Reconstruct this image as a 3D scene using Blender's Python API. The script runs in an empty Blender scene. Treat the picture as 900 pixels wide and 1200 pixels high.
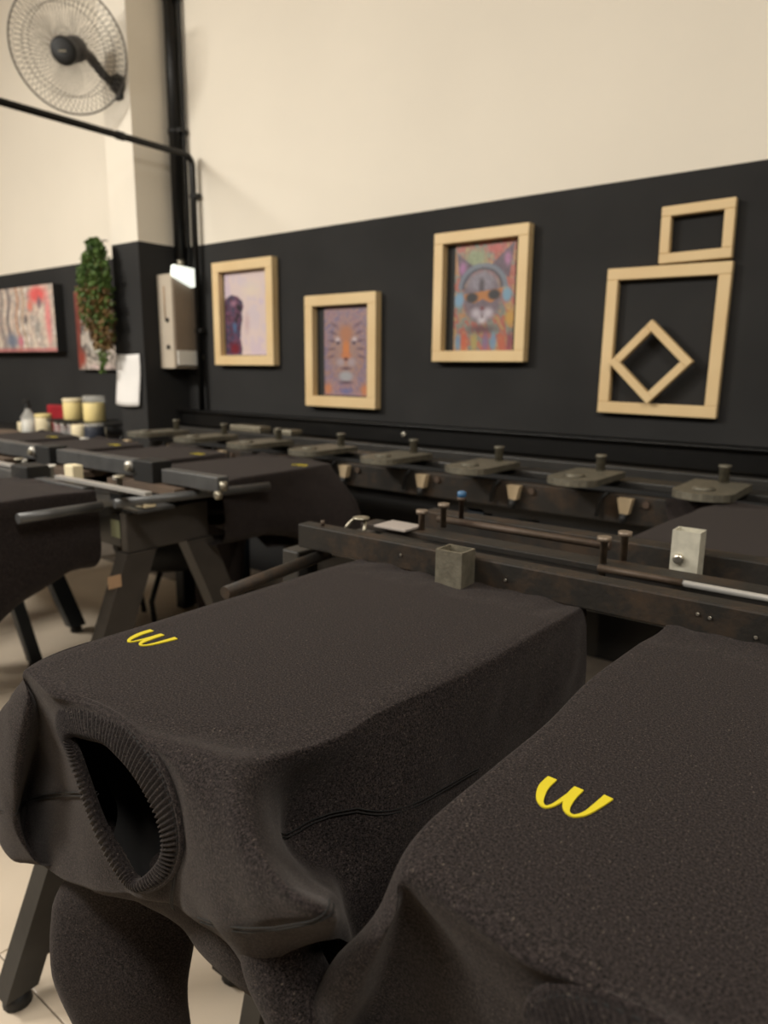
import bpy, bmesh, math, random
import numpy as np
from mathutils import Vector, Matrix
from mathutils import noise as mnoise
SC = bpy.context.scene
COL = SC.collection
H = 1.17            # camera height above the floor; the tables below are measured from the camera, z up

# ------------------------------------------------------------------ camera, world, lights, exposure
cd = bpy.data.cameras.new('camera'); cam = bpy.data.objects.new('camera', cd); COL.objects.link(cam); SC.camera = cam
cd.sensor_fit = 'VERTICAL'; cd.sensor_height = 24; cd.lens = 839.54 / 1200 * 24
cd.clip_start = .02
rt, dn, fw = Vector((0.78933416, 0.61389845, 0.00895988)), Vector((0.12819862, -0.15052743, -0.98025844)), Vector((-0.60043043, 0.77490011, -0.19751738))
cm = Matrix.Identity(4)
for i in range(3):
    cm[i][0] = rt[i]; cm[i][1] = -dn[i]; cm[i][2] = -fw[i]
cm.translation = (0, 0, H); cam.matrix_world = cm
cd.dof.use_dof = True; cd.dof.focus_distance = .72; cd.dof.aperture_fstop = 3.6; cd.dof.aperture_blades = 0

w = bpy.data.worlds.new('world'); w.use_nodes = True; SC.world = w
w.node_tree.nodes['Background'].inputs[0].default_value = (1, .86, .68, 1)
w.node_tree.nodes['Background'].inputs[1].default_value = .05
SC.view_settings.view_transform = 'Standard'; SC.view_settings.look = 'None'
SC.view_settings.exposure = -0.02; SC.view_settings.gamma = 1

def area(name, loc, target, sx, sy, power, color=(1, .955, .87)):
    l = bpy.data.lights.new(name, 'AREA'); l.shape = 'RECTANGLE'; l.size = sx; l.size_y = sy; l.energy = power; l.color = color
    o = bpy.data.objects.new(name, l); COL.objects.link(o); o.location = loc
    o.rotation_euler = (Vector(target) - Vector(loc)).to_track_quat('-Z', 'Y').to_euler()
    return o
# unseen strip lights under the ceiling, outside the frame; the last two are fill
area('unseen_strip_light', (-4.4, -1.2, 3.3), (-3.8, .3, 0), 1.4, .25, 200)
area('unseen_strip_light', (-2.0, -.9, 3.4), (-1.9, .2, 0), 1.4, .25, 60)
area('unseen_strip_light', (1.1, -.6, 3.4), (.9, .5, 0), 1.4, .25, 74)  # added fill for the right-hand side, no lamp known there
area('unseen_strip_light', (-7.2, -.2, 3.4), (-6.8, .8, 0), 1.4, .25, 30)  # added to brighten the left end of the wall

# ------------------------------------------------------------------ helpers
def tag(o, label=None, cat=None, group=None, kind=None):
    if label: o['label'] = label
    if cat: o['category'] = cat
    if group: o['group'] = group
    if kind: o['kind'] = kind
    return o
def wpos(o):
    p = Vector((0, 0, 0))
    while o is not None:
        p = p + o.location; o = o.parent
    return p
def empty(name, loc, label=None, cat=None, group=None, kind=None):
    o = bpy.data.objects.new(name, None); COL.objects.link(o); o.location = (loc[0], loc[1], loc[2] + H); o.empty_display_size = .1
    return tag(o, label, cat, group, kind)
def link(name, me, mats, parent=None, origin=None, smooth=False, kind=None):
    """vertices come in camera-height coordinates; stored relative to the parent's (or own) origin"""
    o = bpy.data.objects.new(name, me); COL.objects.link(o)
    if parent is not None:
        o.parent = parent; off = wpos(parent)
    else:
        if origin is None:
            n = len(me.vertices); a = np.empty(n * 3); me.vertices.foreach_get('co', a); a = a.reshape(-1, 3)
            origin = ((a[:, 0].min() + a[:, 0].max()) / 2, (a[:, 1].min() + a[:, 1].max()) / 2, a[:, 2].min())
        o.location = (origin[0], origin[1], origin[2] + H); off = Vector(o.location)
    me.transform(Matrix.Translation(Vector((0, 0, H)) - off))
    for m in (mats if isinstance(mats, (list, tuple)) else [mats]): me.materials.append(m)
    if smooth:
        me.polygons.foreach_set('use_smooth', [True] * len(me.polygons))
    if kind: o['kind'] = kind
    return o
def children(o): return list(o.children)
def copy_tree(o, parent=None):
    c = o.copy(); COL.objects.link(c); c.parent = parent
    for ch in children(o): copy_tree(ch, c)
    return c
class MB:
    """collects simple solids and builds them as one mesh object"""
    def __init__(s): s.v = []; s.f = []; s.m = []; s.sm = []
    def _add(s, vs, fs, mi=0, smooth=False):
        n = len(s.v); s.v += [tuple(p) for p in vs]; s.f += [tuple(i + n for i in f) for f in fs]; s.m += [mi] * len(fs); s.sm += [smooth] * len(fs)
        return s
    def box(s, x0, x1, y0, y1, z0, z1, mi=0, rot=None, ch=0.0):
        bm = bmesh.new(); bmesh.ops.create_cube(bm, size=1)
        for v in bm.verts:
            v.co = Vector(((x0 + x1) / 2 + v.co.x * (x1 - x0), (y0 + y1) / 2 + v.co.y * (y1 - y0), (z0 + z1) / 2 + v.co.z * (z1 - z0)))
        if ch: bmesh.ops.bevel(bm, geom=bm.edges[:], offset=ch, segments=2, profile=.5, affect='EDGES')
        if rot:
            ax, ang, c = rot; R = Matrix.Rotation(ang, 3, ax); c = Vector(c)
            for v in bm.verts: v.co = R @ (v.co - c) + c
        bm.verts.index_update()
        s._add([v.co[:] for v in bm.verts], [[v.index for v in f.verts] for f in bm.faces], mi); bm.free(); return s
    def tube(s, pts, r, n=12, mi=0, cap=True, closed=False):
        pts = [Vector(p) for p in pts]; m = len(pts); rs = r if isinstance(r, (list, tuple)) else [r] * m
        vs = []; prev = None
        for i, p in enumerate(pts):
            if closed: t = pts[(i + 1) % m] - pts[i - 1]
            else: t = pts[min(i + 1, m - 1)] - pts[max(i - 1, 0)]
            if t.length < 1e-9: t = Vector((0, 0, 1))
            t.normalize()
            if prev is None:
                a = Vector((0, 0, 1)) if abs(t.z) < .9 else Vector((1, 0, 0))
                nrm = t.cross(a).normalized()
            else:
                nrm = (prev - t * prev.dot(t)).normalized()
            prev = nrm; b = t.cross(nrm)
            for k in range(n):
                an = 2 * math.pi * k / n; vs.append(p + (nrm * math.cos(an) + b * math.sin(an)) * rs[i])
        fs = []
        for i in range(m if closed else m - 1):
            for k in range(n):
                a = i * n + k; b2 = i * n + (k + 1) % n; c = ((i + 1) % m) * n
                fs.append((a, b2, c + (k + 1) % n, c + k))
        s._add(vs, fs, mi, True)
        if cap and not closed:
            q = len(s.v) - len(vs)
            s.f.append(tuple(q + k for k in range(n))[::-1]); s.m.append(mi); s.sm.append(False)
            s.f.append(tuple(q + (m - 1) * n + k for k in range(n))); s.m.append(mi); s.sm.append(False)
        return s
    def lathe(s, c, prof, n=20, mi=0, axis=(0, 0, 1)):
        """prof = [(radius, height)...] about axis through c"""
        ax = Vector(axis).normalized(); a = Vector((0, 0, 1)) if abs(ax.z) < .9 else Vector((1, 0, 0))
        u = ax.cross(a).normalized(); v = ax.cross(u); c = Vector(c); vs = []; fs = []
        for r, h in prof:
            for k in range(n):
                an = 2 * math.pi * k / n; vs.append(c + ax * h + (u * math.cos(an) + v * math.sin(an)) * r)
        for i in range(len(prof) - 1):
            for k in range(n):
                fs.append((i * n + k, i * n + (k + 1) % n, (i + 1) * n + (k + 1) % n, (i + 1) * n + k))
        s._add(vs, fs, mi, True)
        q = len(s.v) - len(vs)
        s.f.append(tuple(q + k for k in range(n))[::-1]); s.m.append(mi); s.sm.append(False)
        s.f.append(tuple(q + (len(prof) - 1) * n + k for k in range(n))); s.m.append(mi); s.sm.append(False)
        return s
    def prism(s, poly, axis, a0, a1, mi=0):
        """poly in the two remaining axes, extruded along axis"""
        def P(p, a):
            return {'x': (a, p[0], p[1]), 'y': (p[0], a, p[1]), 'z': (p[0], p[1], a)}[axis]
        n = len(poly); vs = [P(p, a0) for p in poly] + [P(p, a1) for p in poly]
        fs = [tuple(range(n)), tuple(range(2 * n - 1, n - 1, -1))] + [(i, i + n, (i + 1) % n + n, (i + 1) % n) for i in range(n)]
        return s._add(vs, fs, mi)
    def build(s, name, mats, parent=None, origin=None, kind=None):
        me = bpy.data.meshes.new(name); me.from_pydata(s.v, [], s.f)
        me.polygons.foreach_set('material_index', s.m); me.polygons.foreach_set('use_smooth', s.sm)
        bm = bmesh.new(); bm.from_mesh(me); bmesh.ops.recalc_face_normals(bm, faces=bm.faces[:]); bm.to_mesh(me); bm.free()
        me.update()
        return link(name, me, mats, parent, origin, kind=kind)

# ------------------------------------------------------------------ materials
def mat(name, color, rough=.6, metal=0.0, vary=.15, scale=8.0, bump=0.0, bscale=60.0, spec=.5, coat=0.0, emit=None, alpha=1.0, sheen=0.0, color2=None):
    m = bpy.data.materials.new(name); m.use_nodes = True; nt = m.node_tree; N = nt.nodes; L = nt.links; p = N['Principled BSDF']
    tc = N.new('ShaderNodeTexCoord')
    nz = N.new('ShaderNodeTexNoise'); nz.inputs['Scale'].default_value = scale; nz.inputs['Detail'].default_value = 6; L.new(tc.outputs['Object'], nz.inputs['Vector'])
    cr = N.new('ShaderNodeValToRGB'); c = color
    c2 = color2 or tuple(min(1, x * (1 + vary)) for x in c)
    cr.color_ramp.elements[0].position = .3; cr.color_ramp.elements[1].position = .7
    cr.color_ramp.elements[0].color = tuple(x * (1 - vary) for x in c) + (1,) if not color2 else c + (1,)
    cr.color_ramp.elements[1].color = c2 + (1,)
    L.new(nz.outputs['Fac'], cr.inputs['Fac']); L.new(cr.outputs['Color'], p.inputs['Base Color'])
    p.inputs['Roughness'].default_value = rough; p.inputs['Metallic'].default_value = metal; p.inputs['Specular IOR Level'].default_value = spec
    p.inputs['Coat Weight'].default_value = coat; p.inputs['Sheen Weight'].default_value = sheen; p.inputs['Alpha'].default_value = alpha
    if bump:
        n2 = N.new('ShaderNodeTexNoise'); n2.inputs['Scale'].default_value = bscale; n2.inputs['Detail'].default_value = 5; L.new(tc.outputs['Object'], n2.inputs['Vector'])
        b = N.new('ShaderNodeBump'); b.inputs['Strength'].default_value = bump; b.inputs['Distance'].default_value = .004
        L.new(n2.outputs['Fac'], b.inputs['Height']); L.new(b.outputs['Normal'], p.inputs['Normal'])
    if emit:
        p.inputs['Emission Color'].default_value = emit[:3] + (1,); p.inputs['Emission Strength'].default_value = emit[3]
    return m
def fleece(name, dark, light, big=0.0):
    """heathered charcoal sweatshirt knit: fine mixed fibres, no large pattern"""
    m = bpy.data.materials.new(name); m.use_nodes = True; nt = m.node_tree; N = nt.nodes; L = nt.links; p = N['Principled BSDF']
    tc = N.new('ShaderNodeTexCoord')
    mp = N.new('ShaderNodeMapping'); mp.inputs['Scale'].default_value = (1, .45, 1); mp.inputs['Rotation'].default_value = (0, 0, .5); L.new(tc.outputs['Object'], mp.inputs['Vector'])
    a = N.new('ShaderNodeTexNoise'); a.inputs['Scale'].default_value = 1250; a.inputs['Detail'].default_value = 3; a.inputs['Roughness'].default_value = .7; L.new(mp.outputs['Vector'], a.inputs['Vector'])
    b = N.new('ShaderNodeTexNoise'); b.inputs['Scale'].default_value = 480; b.inputs['Detail'].default_value = 3; L.new(tc.outputs['Object'], b.inputs['Vector'])
    mx = N.new('ShaderNodeMath'); mx.operation = 'MULTIPLY_ADD'; mx.inputs[1].default_value = .45; L.new(b.outputs['Fac'], mx.inputs[0]); 
    m2 = N.new('ShaderNodeMath'); m2.operation = 'MULTIPLY'; m2.inputs[1].default_value = .55; L.new(a.outputs['Fac'], m2.inputs[0]); L.new(m2.outputs[0], mx.inputs[2])
    cr = N.new('ShaderNodeValToRGB'); e = cr.color_ramp.elements
    e[0].position = .40; e[0].color = dark + (1,); e[1].position = .64; e[1].color = light + (1,)
    x = e.new(.50); x.color = tuple((d * .66 + l * .34) for d, l in zip(dark, light)) + (1,)
    L.new(mx.outputs[0], cr.inputs['Fac'])
    fl = N.new('ShaderNodeTexNoise'); fl.inputs['Scale'].default_value = 520; fl.inputs['Detail'].default_value = 2; L.new(mp.outputs['Vector'], fl.inputs['Vector'])
    f2 = N.new('ShaderNodeMapRange'); f2.inputs['From Min'].default_value = .66; f2.inputs['From Max'].default_value = .74; f2.inputs['To Max'].default_value = .55; L.new(fl.outputs['Fac'], f2.inputs['Value'])
    mc = N.new('ShaderNodeMix'); mc.data_type = 'RGBA'; mc.inputs['B'].default_value = (.13, .105, .085, 1); L.new(f2.outputs['Result'], mc.inputs['Factor']); L.new(cr.outputs['Color'], mc.inputs['A'])
    L.new(mc.outputs['Result'], p.inputs['Base Color'])
    p.inputs['Roughness'].default_value = .95; p.inputs['Specular IOR Level'].default_value = .12
    p.inputs['Sheen Weight'].default_value = .06; p.inputs['Sheen Roughness'].default_value = .5; p.inputs['Sheen Tint'].default_value = (1, .9, .85, 1)
    bp = N.new('ShaderNodeBump'); bp.inputs['Strength'].default_value = .55; bp.inputs['Distance'].default_value = .0006; L.new(mx.outputs[0], bp.inputs['Height']); L.new(bp.outputs['Normal'], p.inputs['Normal'])
    return m
def painted(name, attr='paint', rough=.45):
    m = bpy.data.materials.new(name); m.use_nodes = True; nt = m.node_tree; N = nt.nodes; L = nt.links; p = N['Principled BSDF']
    at = N.new('ShaderNodeAttribute'); at.attribute_name = attr
    L.new(at.outputs['Color'], p.inputs['Base Color']); p.inputs['Roughness'].default_value = rough
    return m
def rusty(name, base, rust, rough=.45, amount=.55):
    m = bpy.data.materials.new(name); m.use_nodes = True; nt = m.node_tree; N = nt.nodes; L = nt.links; p = N['Principled BSDF']
    tc = N.new('ShaderNodeTexCoord')
    a = N.new('ShaderNodeTexNoise'); a.inputs['Scale'].default_value = 14; a.inputs['Detail'].default_value = 8; a.inputs['Roughness'].default_value = .7; L.new(tc.outputs['Object'], a.inputs['Vector'])
    cr = N.new('ShaderNodeValToRGB'); e = cr.color_ramp.elements; e[0].position = amount - .08; e[0].color = base + (1,); e[1].position = amount + .1; e[1].color = rust + (1,)
    L.new(a.outputs['Fac'], cr.inputs['Fac']); L.new(cr.outputs['Color'], p.inputs['Base Color'])
    r = N.new('ShaderNodeMapRange'); r.inputs['To Min'].default_value = rough; r.inputs['To Max'].default_value = min(1, rough + .35); L.new(a.outputs['Fac'], r.inputs['Value']); L.new(r.outputs['Result'], p.inputs['Roughness'])
    p.inputs['Metallic'].default_value = .35
    b = N.new('ShaderNodeTexNoise'); b.inputs['Scale'].default_value = 120; b.inputs['Detail'].default_value = 6; L.new(tc.outputs['Object'], b.inputs['Vector'])
    bp = N.new('ShaderNodeBump'); bp.inputs['Strength'].default_value = .35; bp.inputs['Distance'].default_value = .002; L.new(b.outputs['Fac'], bp.inputs['Height']); L.new(bp.outputs['Normal'], p.inputs['Normal'])
    return m
M = dict(
    cream=mat('cream_wall_paint', (.76, .70, .60), .85, vary=.03, scale=1.3, bump=.25, bscale=9),
    dark=mat('charcoal_wall_paint', (.0235, .0230, .0228), .85, vary=.18, scale=2.6, bump=.3, bscale=9, spec=.25),
    tile=mat('cream_floor_tile', (0.602, 0.5074, 0.3956), .35, vary=.07, scale=3, bump=.05),
    grout=mat('grey_floor_grout', (.16, .13, .10), .9),
    plaster=mat('ceiling_paint', (.55, .48, .38), .9, vary=.03),
    blacksteel=mat('black_painted_steel', (0.0054, 0.0051, 0.0048), .38, .3, vary=.3, scale=20, bump=.1),
    darksteel=mat('dark_grey_painted_steel', (0.027, 0.0252, 0.0228), .45, .2, vary=.2, scale=16, bump=.1),
    greysteel=mat('grey_painted_steel', (0.08, 0.08, 0.08), .42, .3, vary=.2, scale=20),
    worn=rusty('worn_blackened_steel', (0.01925, 0.0165, 0.01375), (.050, .031, .018), .45),
    brownrod=rusty('brown_rusted_rod', (0.066, 0.045, 0.03), (.09, .06, .045), .4),
    galv=mat('galvanised_steel', (0.3264, 0.2976, 0.2304), .42, .75, vary=.22, scale=70, bump=.2, bscale=200),
    plate=mat('dull_plate_steel', (0.17, 0.1573, 0.1232), .5, .6, vary=.25, scale=60, bump=.2, bscale=200),
    palegalv=mat('pale_galvanised_steel', (.60, .57, .47), .5, .3, vary=.15, scale=60),
    legsteel=mat('brown_grey_leg_steel', (.050, .043, .037), .5, .1, vary=.15, scale=16),
    dimcard=mat('grey_card', (.33, .29, .26), .8, vary=.05),
    boltsteel=mat('brownish_bolt_steel', (.20, .155, .115), .45, .35, vary=.25, scale=90),
    boltwhite=mat('bright_bolt_head', (.78, .75, .68), .35, .2, vary=.05),
    bright=mat('bright_zinc', (.62, .58, .50), .28, .9, vary=.1, scale=40),
    silver=mat('polished_steel_strip', (.62, .60, .57), .3, .6, vary=.08),
    black=mat('black_plastic', (0.005, 0.005, 0.005), .62, vary=.2),
    wood=mat('pale_pine_wood', (0.6732, 0.4794, 0.2448), .55, vary=.10, scale=5, color2=(.74, .56, .31), bump=.08, bscale=30),
    block=mat('pale_wood_block', (0.434, 0.336, 0.21), .7, vary=.12),
    pallet=mat('brown_pallet_board', (.09, .06, .04), .7, vary=.2),
    wire=mat('grey_cage_wire', (.09, .08, .07), .4, .5),
    blade=mat('smoky_fan_blade', (0.33, 0.288, 0.24), .6, alpha=.05, spec=0),
    leafA=mat('leaf_green', (.035, .085, .012), .6, vary=.5, scale=14, color2=(.11, .18, .03)),
    leafB=mat('leaf_russet', (.14, .07, .03), .5, vary=.5, scale=14, color2=(.24, .15, .05)),
    white=mat('white_plastic', (.80, .78, .72), .4, vary=.03),
    paper=mat('white_paper', (.78, .76, .74), .8, vary=.03),
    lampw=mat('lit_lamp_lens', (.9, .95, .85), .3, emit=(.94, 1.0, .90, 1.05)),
    boxm=mat('beige_enamel_box', (.52, .45, .36), .35, vary=.05),
    boxd=mat('taupe_enamel_door', (.24, .19, .145), .3, vary=.08),
    glass=mat('clear_glass', (.75, .75, .72), .08, alpha=.35),
    butter=mat('pale_yellow_ink', (.80, .66, .30), .5, vary=.08),
    creamj=mat('cream_ink', (.78, .68, .46), .5, vary=.05),
    red=mat('red_plastic', (.35, .02, .03), .4), blue=mat('blue_plastic', (.04, .12, .24), .4),
    steelblue=mat('navy_label', (.02, .025, .04), .5),
    tape=mat('tan_tape', (.42, .27, .16), .7), green=mat('pale_green_tape', (.20, .21, .12), .7),
    yellow=mat('yellow_plastisol_print', (.60, .49, .015), .5, vary=.02, bump=.15, bscale=900),
    canvas=painted('artwork_print'), canvas_side=mat('black_canvas_edge', (.012, .012, .012), .7),
    fleece=fleece('charcoal_heather_fleece', (.0010, .0007, .0007), (.047, .0368, .0350)),
    thread=mat('charcoal_thread', (0.0036, 0.003, 0.0027), .9),
    rib=fleece('charcoal_rib_knit', (.003, .0022, .0022), (.030, .0238, .0225)),
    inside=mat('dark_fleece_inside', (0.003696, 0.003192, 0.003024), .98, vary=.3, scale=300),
    bluesteel=mat('blue_black_steel', (.012, .018, .026), .4, .3),
)

# ------------------------------------------------------------------ the setting
WY = 2.75; PAINT = .680
def structure(mb, name, mats, origin=None): return mb.build(name, mats, origin=origin, kind='structure')
# back wall: cream above, charcoal below the paint line; the line dips slightly to the left as in the place
mb = MB(); x0, x1 = -9.5, 3.0; zt = 4.0 - H
mb._add([(x0, WY, -H), (x1, WY, -H), (x1, WY, PAINT), (x0, WY, PAINT - .01), (x0, WY, zt), (x1, WY, zt), (x0, WY + .15, -H), (x1, WY + .15, -H), (x1, WY + .15, zt), (x0, WY + .15, zt)],
        [(0, 1, 2, 3), (6, 9, 8, 7), (4, 5, 8, 9), (0, 6, 7, 1), (0, 3, 4, 9, 6), (1, 7, 8, 5, 2)], 1)
mb._add([(x0, WY, PAINT - .01), (x1, WY, PAINT), (x1, WY, zt), (x0, WY, zt)], [(0, 1, 2, 3)], 0)
structure(mb, 'wall_back', [M['cream'], M['dark']])
for nm, bx in (('wall_left', (-9.65, -9.5, -3.5, WY + .15)), ('wall_right', (3.0, 3.15, -3.5, WY + .15)), ('wall_front', (-9.5, 3.0, -3.65, -3.5))):
    mb = MB(); mb.box(*bx, -H, PAINT, mi=1); mb.box(*bx, PAINT, zt, mi=0); structure(mb, nm, [M['cream'], M['dark']])
mb = MB(); mb.box(-9.65, 3.15, -3.65, WY + .15, zt, zt + .1); structure(mb, 'ceiling', M['plaster'])
# pillar standing out of the back wall
mb = MB(); mb.box(-3.90, -3.64, 2.457, WY, -H, PAINT - .005, mi=1); mb.box(-3.90, -3.64, 2.457, WY, PAINT - .005, zt, mi=0)
structure(mb, 'trim_1', [M['cream'], M['dark']])
# floor: slab and large cream tiles
mb = MB(); mb.box(-9.65, 3.15, -3.65, WY + .15, -H - .12, -H - .004)
floor = structure(mb, 'floor', M['grout'], origin=(0, 0, -H))
T = .60; tile_me = None; ni = 0
for i in range(-13, 4):
    for j in range(-3, 5):
        cx, cy = i * T + .13, j * T + .21
        if cx < -7.9 or cx > 2.2 or cy > WY - .25: continue
        if tile_me is None:
            b = MB(); b.box(cx - T / 2 + .0016, cx + T / 2 - .0016, cy - T / 2 + .0016, cy + T / 2 - .0016, -H - .006, -H, ch=.001)
            t = b.build('tile', M['tile'], floor); tile_me = t.data; tile_me.transform(Matrix.Translation((-cx, -cy, 0))); t.location = (cx, cy, 0)
        else:
            t = bpy.data.objects.new('tile', tile_me); COL.objects.link(t); t.parent = floor; t.location = (cx, cy, 0)

# ------------------------------------------------------------------ wall things
# wall fan on the pillar
F0 = Vector((-3.765, 2.195, 1.572)); FN = Vector((.60, -.70, -.40)).normalized()
fan = empty('wall_fan', (-3.75, 2.457, 1.52), 'round wire-caged wall fan with black hub on the cream pillar', 'fan')
FU = FN.cross(Vector((0, 0, 1))).normalized(); FV = FU.cross(FN).normalized()
def fp(r, a, h): return F0 + FU * (r * math.cos(a)) + FV * (r * math.sin(a)) + FN * h
R0 = .29
rim = MB(); rim.tube([fp(R0, k * math.pi / 24, 0) for k in range(48)], .0045, 8, closed=True)
rim.tube([fp(R0 * .70, k * math.pi / 24, .062) for k in range(48)], .0015, 6, closed=True)
rim.tube([fp(R0 * .74, k * math.pi / 24, -.062) for k in range(48)], .0015, 6, closed=True)
rim.build('cage_rim', M['wire'], fan)
for sgn, nm in ((1, 'front_cage'), (-1, 'rear_cage')):
    g = MB(); n = 64
    for k in range(n):
        a = 2 * math.pi * k / n; pts = []
        for t in (0, .25, .5, .72, .88, .97, 1):
            r = .05 + (R0 - .05) * t; h = sgn * .075 * (1 - t ** 3.2); pts.append(fp(r, a + .35 * (1 - t) * sgn, h))
        g.tube(pts, .0014, 4, cap=False)
    g.build(nm, M['wire'], fan)
g = MB(); g.lathe(F0, [(.0, .088), (.045, .086), (.062, .078), (.066, .066), (.066, .058)][::-1], 24, axis=FN); hub = g.build('hub_cap', M['black'], fan)
g = MB(); g.box(-.018, .018, -.004, .004, -.001, .001)
q = [Vector(v) for v in g.v]; g.v = [tuple(F0 + FN * .089 + FU * v.x + FV * v.y + FN * v.z) for v in q]; g.build('badge', M['galv'], hub)
g = MB(); g.lathe(F0 - FN * .17, [(.02, 0), (.05, .01), (.062, .04), (.062, .09), (.04, .12)], 20, axis=FN); g.build('motor_housing', M['black'], fan)
for k in range(3):
    a0 = k * 2 * math.pi / 3 + .5; vs = []; nr, na = 7, 7
    for i in range(nr):
        r = .03 + .21 * i / (nr - 1)
        for j in range(na):
            wd = .35 + .75 * math.sin(math.pi * min(1, .25 + .75 * i / (nr - 1)))
            a = a0 + wd * (j / (na - 1) - .5) + .4 * i / (nr - 1); vs.append(fp(r, a, .018 * (j / (na - 1) - .5) * 2))
    me = bpy.data.meshes.new('blade'); me.from_pydata([v[:] for v in vs], [], [(i * na + j, i * na + j + 1, (i + 1) * na + j + 1, (i + 1) * na + j) for i in range(nr - 1) for j in range(na - 1)])
    bl = link('blade', me, M['blade'], fan, smooth=True); s_ = bl.modifiers.new('s', 'SOLIDIFY'); s_.thickness = .002
g = MB(); back = F0 - FN * .15
g.tube([back, back + Vector((.03, .05, -.03)), Vector((-3.73, 2.38, 1.49)), Vector((-3.725, 2.43, 1.475))], [.022, .028, .022, .024], 12); g.build('arm', M['black'], fan)
g = MB(); g.lathe((-3.725, 2.457, 1.475), [(.05, 0), (.052, .02), (.035, .045), (.02, .05)], 20, axis=(0, -1, 0)); g.box(-3.755, -3.695, 2.44, 2.457, 1.40, 1.50, ch=.006); g.build('wall_bracket', M['black'], fan)

# thick black downpipe with a thinner cable beside it, in the corner between pillar and wall
dp = empty('downpipe', (-3.60, 2.70, .56), 'thick glossy black vertical pipe in corner beside pillar', 'pipe')
MB().tube([(-3.598, 2.705, .60), (-3.598, 2.705, 2.78)], .034, 20).build('pipe', M['blacksteel'], dp)
MB().tube([(-3.545, 2.725, .55), (-3.545, 2.725, 2.78)], .010, 10).build('cable', M['black'], dp)
MB().tube([(-3.598, 2.705, .535), (-3.598, 2.705, .62)], .024, 16).build('steel_coupling', M['galv'], dp)
for z in (1.28, 1.95):
    MB().tube([(-3.598, 2.705, z - .014), (-3.598, 2.705, z + .014)], .039, 20).box(-3.598, -3.535, 2.69, 2.745, z - .010, z + .010).build('clamp', M['black'], dp)
# thin conduit: crosses the room in the air towards the viewer, elbows down the wall
cn = empty('conduit', (-3.465, 2.71, -.3), 'thin black conduit crossing overhead then elbowing down the dark wall', 'pipe')
r = .017; el = [(-3.465, 2.71 - .05 * (1 - math.sin(a)), 1.135 - .05 * (1 - math.cos(a))) for a in [math.pi / 2 * k / 6 for k in range(7)]]
MB().tube([(-3.465, -3.49, 1.135)] + el + [(-3.465, 2.71, -.29)], r, 12).build('pipe', M['blacksteel'], cn)
for z in (.93, .2): MB().box(-3.49, -3.44, 2.70, 2.748, z - .012, z + .012, ch=.003).build('clamp', M['black'], cn)
MB().tube([(-3.465, 2.25, 1.135), (-3.465, 2.29, 1.135)], r + .004, 12).build('coupling', M['black'], cn)

# electrical box on the pillar's side
eb = empty('electrical_box', (-3.58, 2.65, -.015), 'beige metal electrical box with ajar taupe door on pillar side', 'box')
MB().box(-3.64, -3.51, 2.565, 2.740, -.015, .505, ch=.004).build('body', M['boxm'], eb)
d = MB().box(-3.509, -3.497, 2.570, 2.736, .0, .495, ch=.003).build('door', M['boxd'], eb)
MB().box(-3.496, -3.488, 2.575, 2.715, .002, .085, ch=.003).build('white_reflection', M['white'], d)  # white slab stands in for a reflection on the glossy door
for z in (.255, .105): MB().lathe((-3.555, 2.565, z), [(.012, 0), (.012, .010), (.005, .013)], 12, axis=(0, -1, 0)).build('latch', M['black'], eb)
MB().tube([(-3.575, 2.562, .26), (-3.575, 2.562, .44)], .004, 6).build('cable_strip', M['tape'], eb)
MB().lathe((-3.50, 2.738, .05), [(.018, 0), (.018, .02), (.010, .024)], 14, axis=(1, 0, 0)).build('side_lock', M['galv'], eb)
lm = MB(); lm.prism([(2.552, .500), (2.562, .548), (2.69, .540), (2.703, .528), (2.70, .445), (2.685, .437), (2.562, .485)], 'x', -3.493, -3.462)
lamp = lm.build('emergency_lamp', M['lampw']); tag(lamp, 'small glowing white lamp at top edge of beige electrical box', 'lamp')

# long black trunking along the wall
tr = empty('wall_trunking', (-1.2, 2.69, -.35), 'long glossy black steel rail running along foot of picture wall', 'rail')
MB().box(-3.62, 2.8, 2.66, 2.745, -.345, -.255, ch=.008).build('channel', M['blacksteel'], tr)
MB().box(-3.62, 2.8, 2.635, 2.70, -.262, -.255, ch=.002).build('lip', M['blacksteel'], tr)
MB().lathe((-1.95, 2.66, -.300), [(.012, 0), (.012, .006), (.006, .008)], 12, axis=(0, -1, 0)).build('bolt_head', M['bright'], tr)

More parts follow.
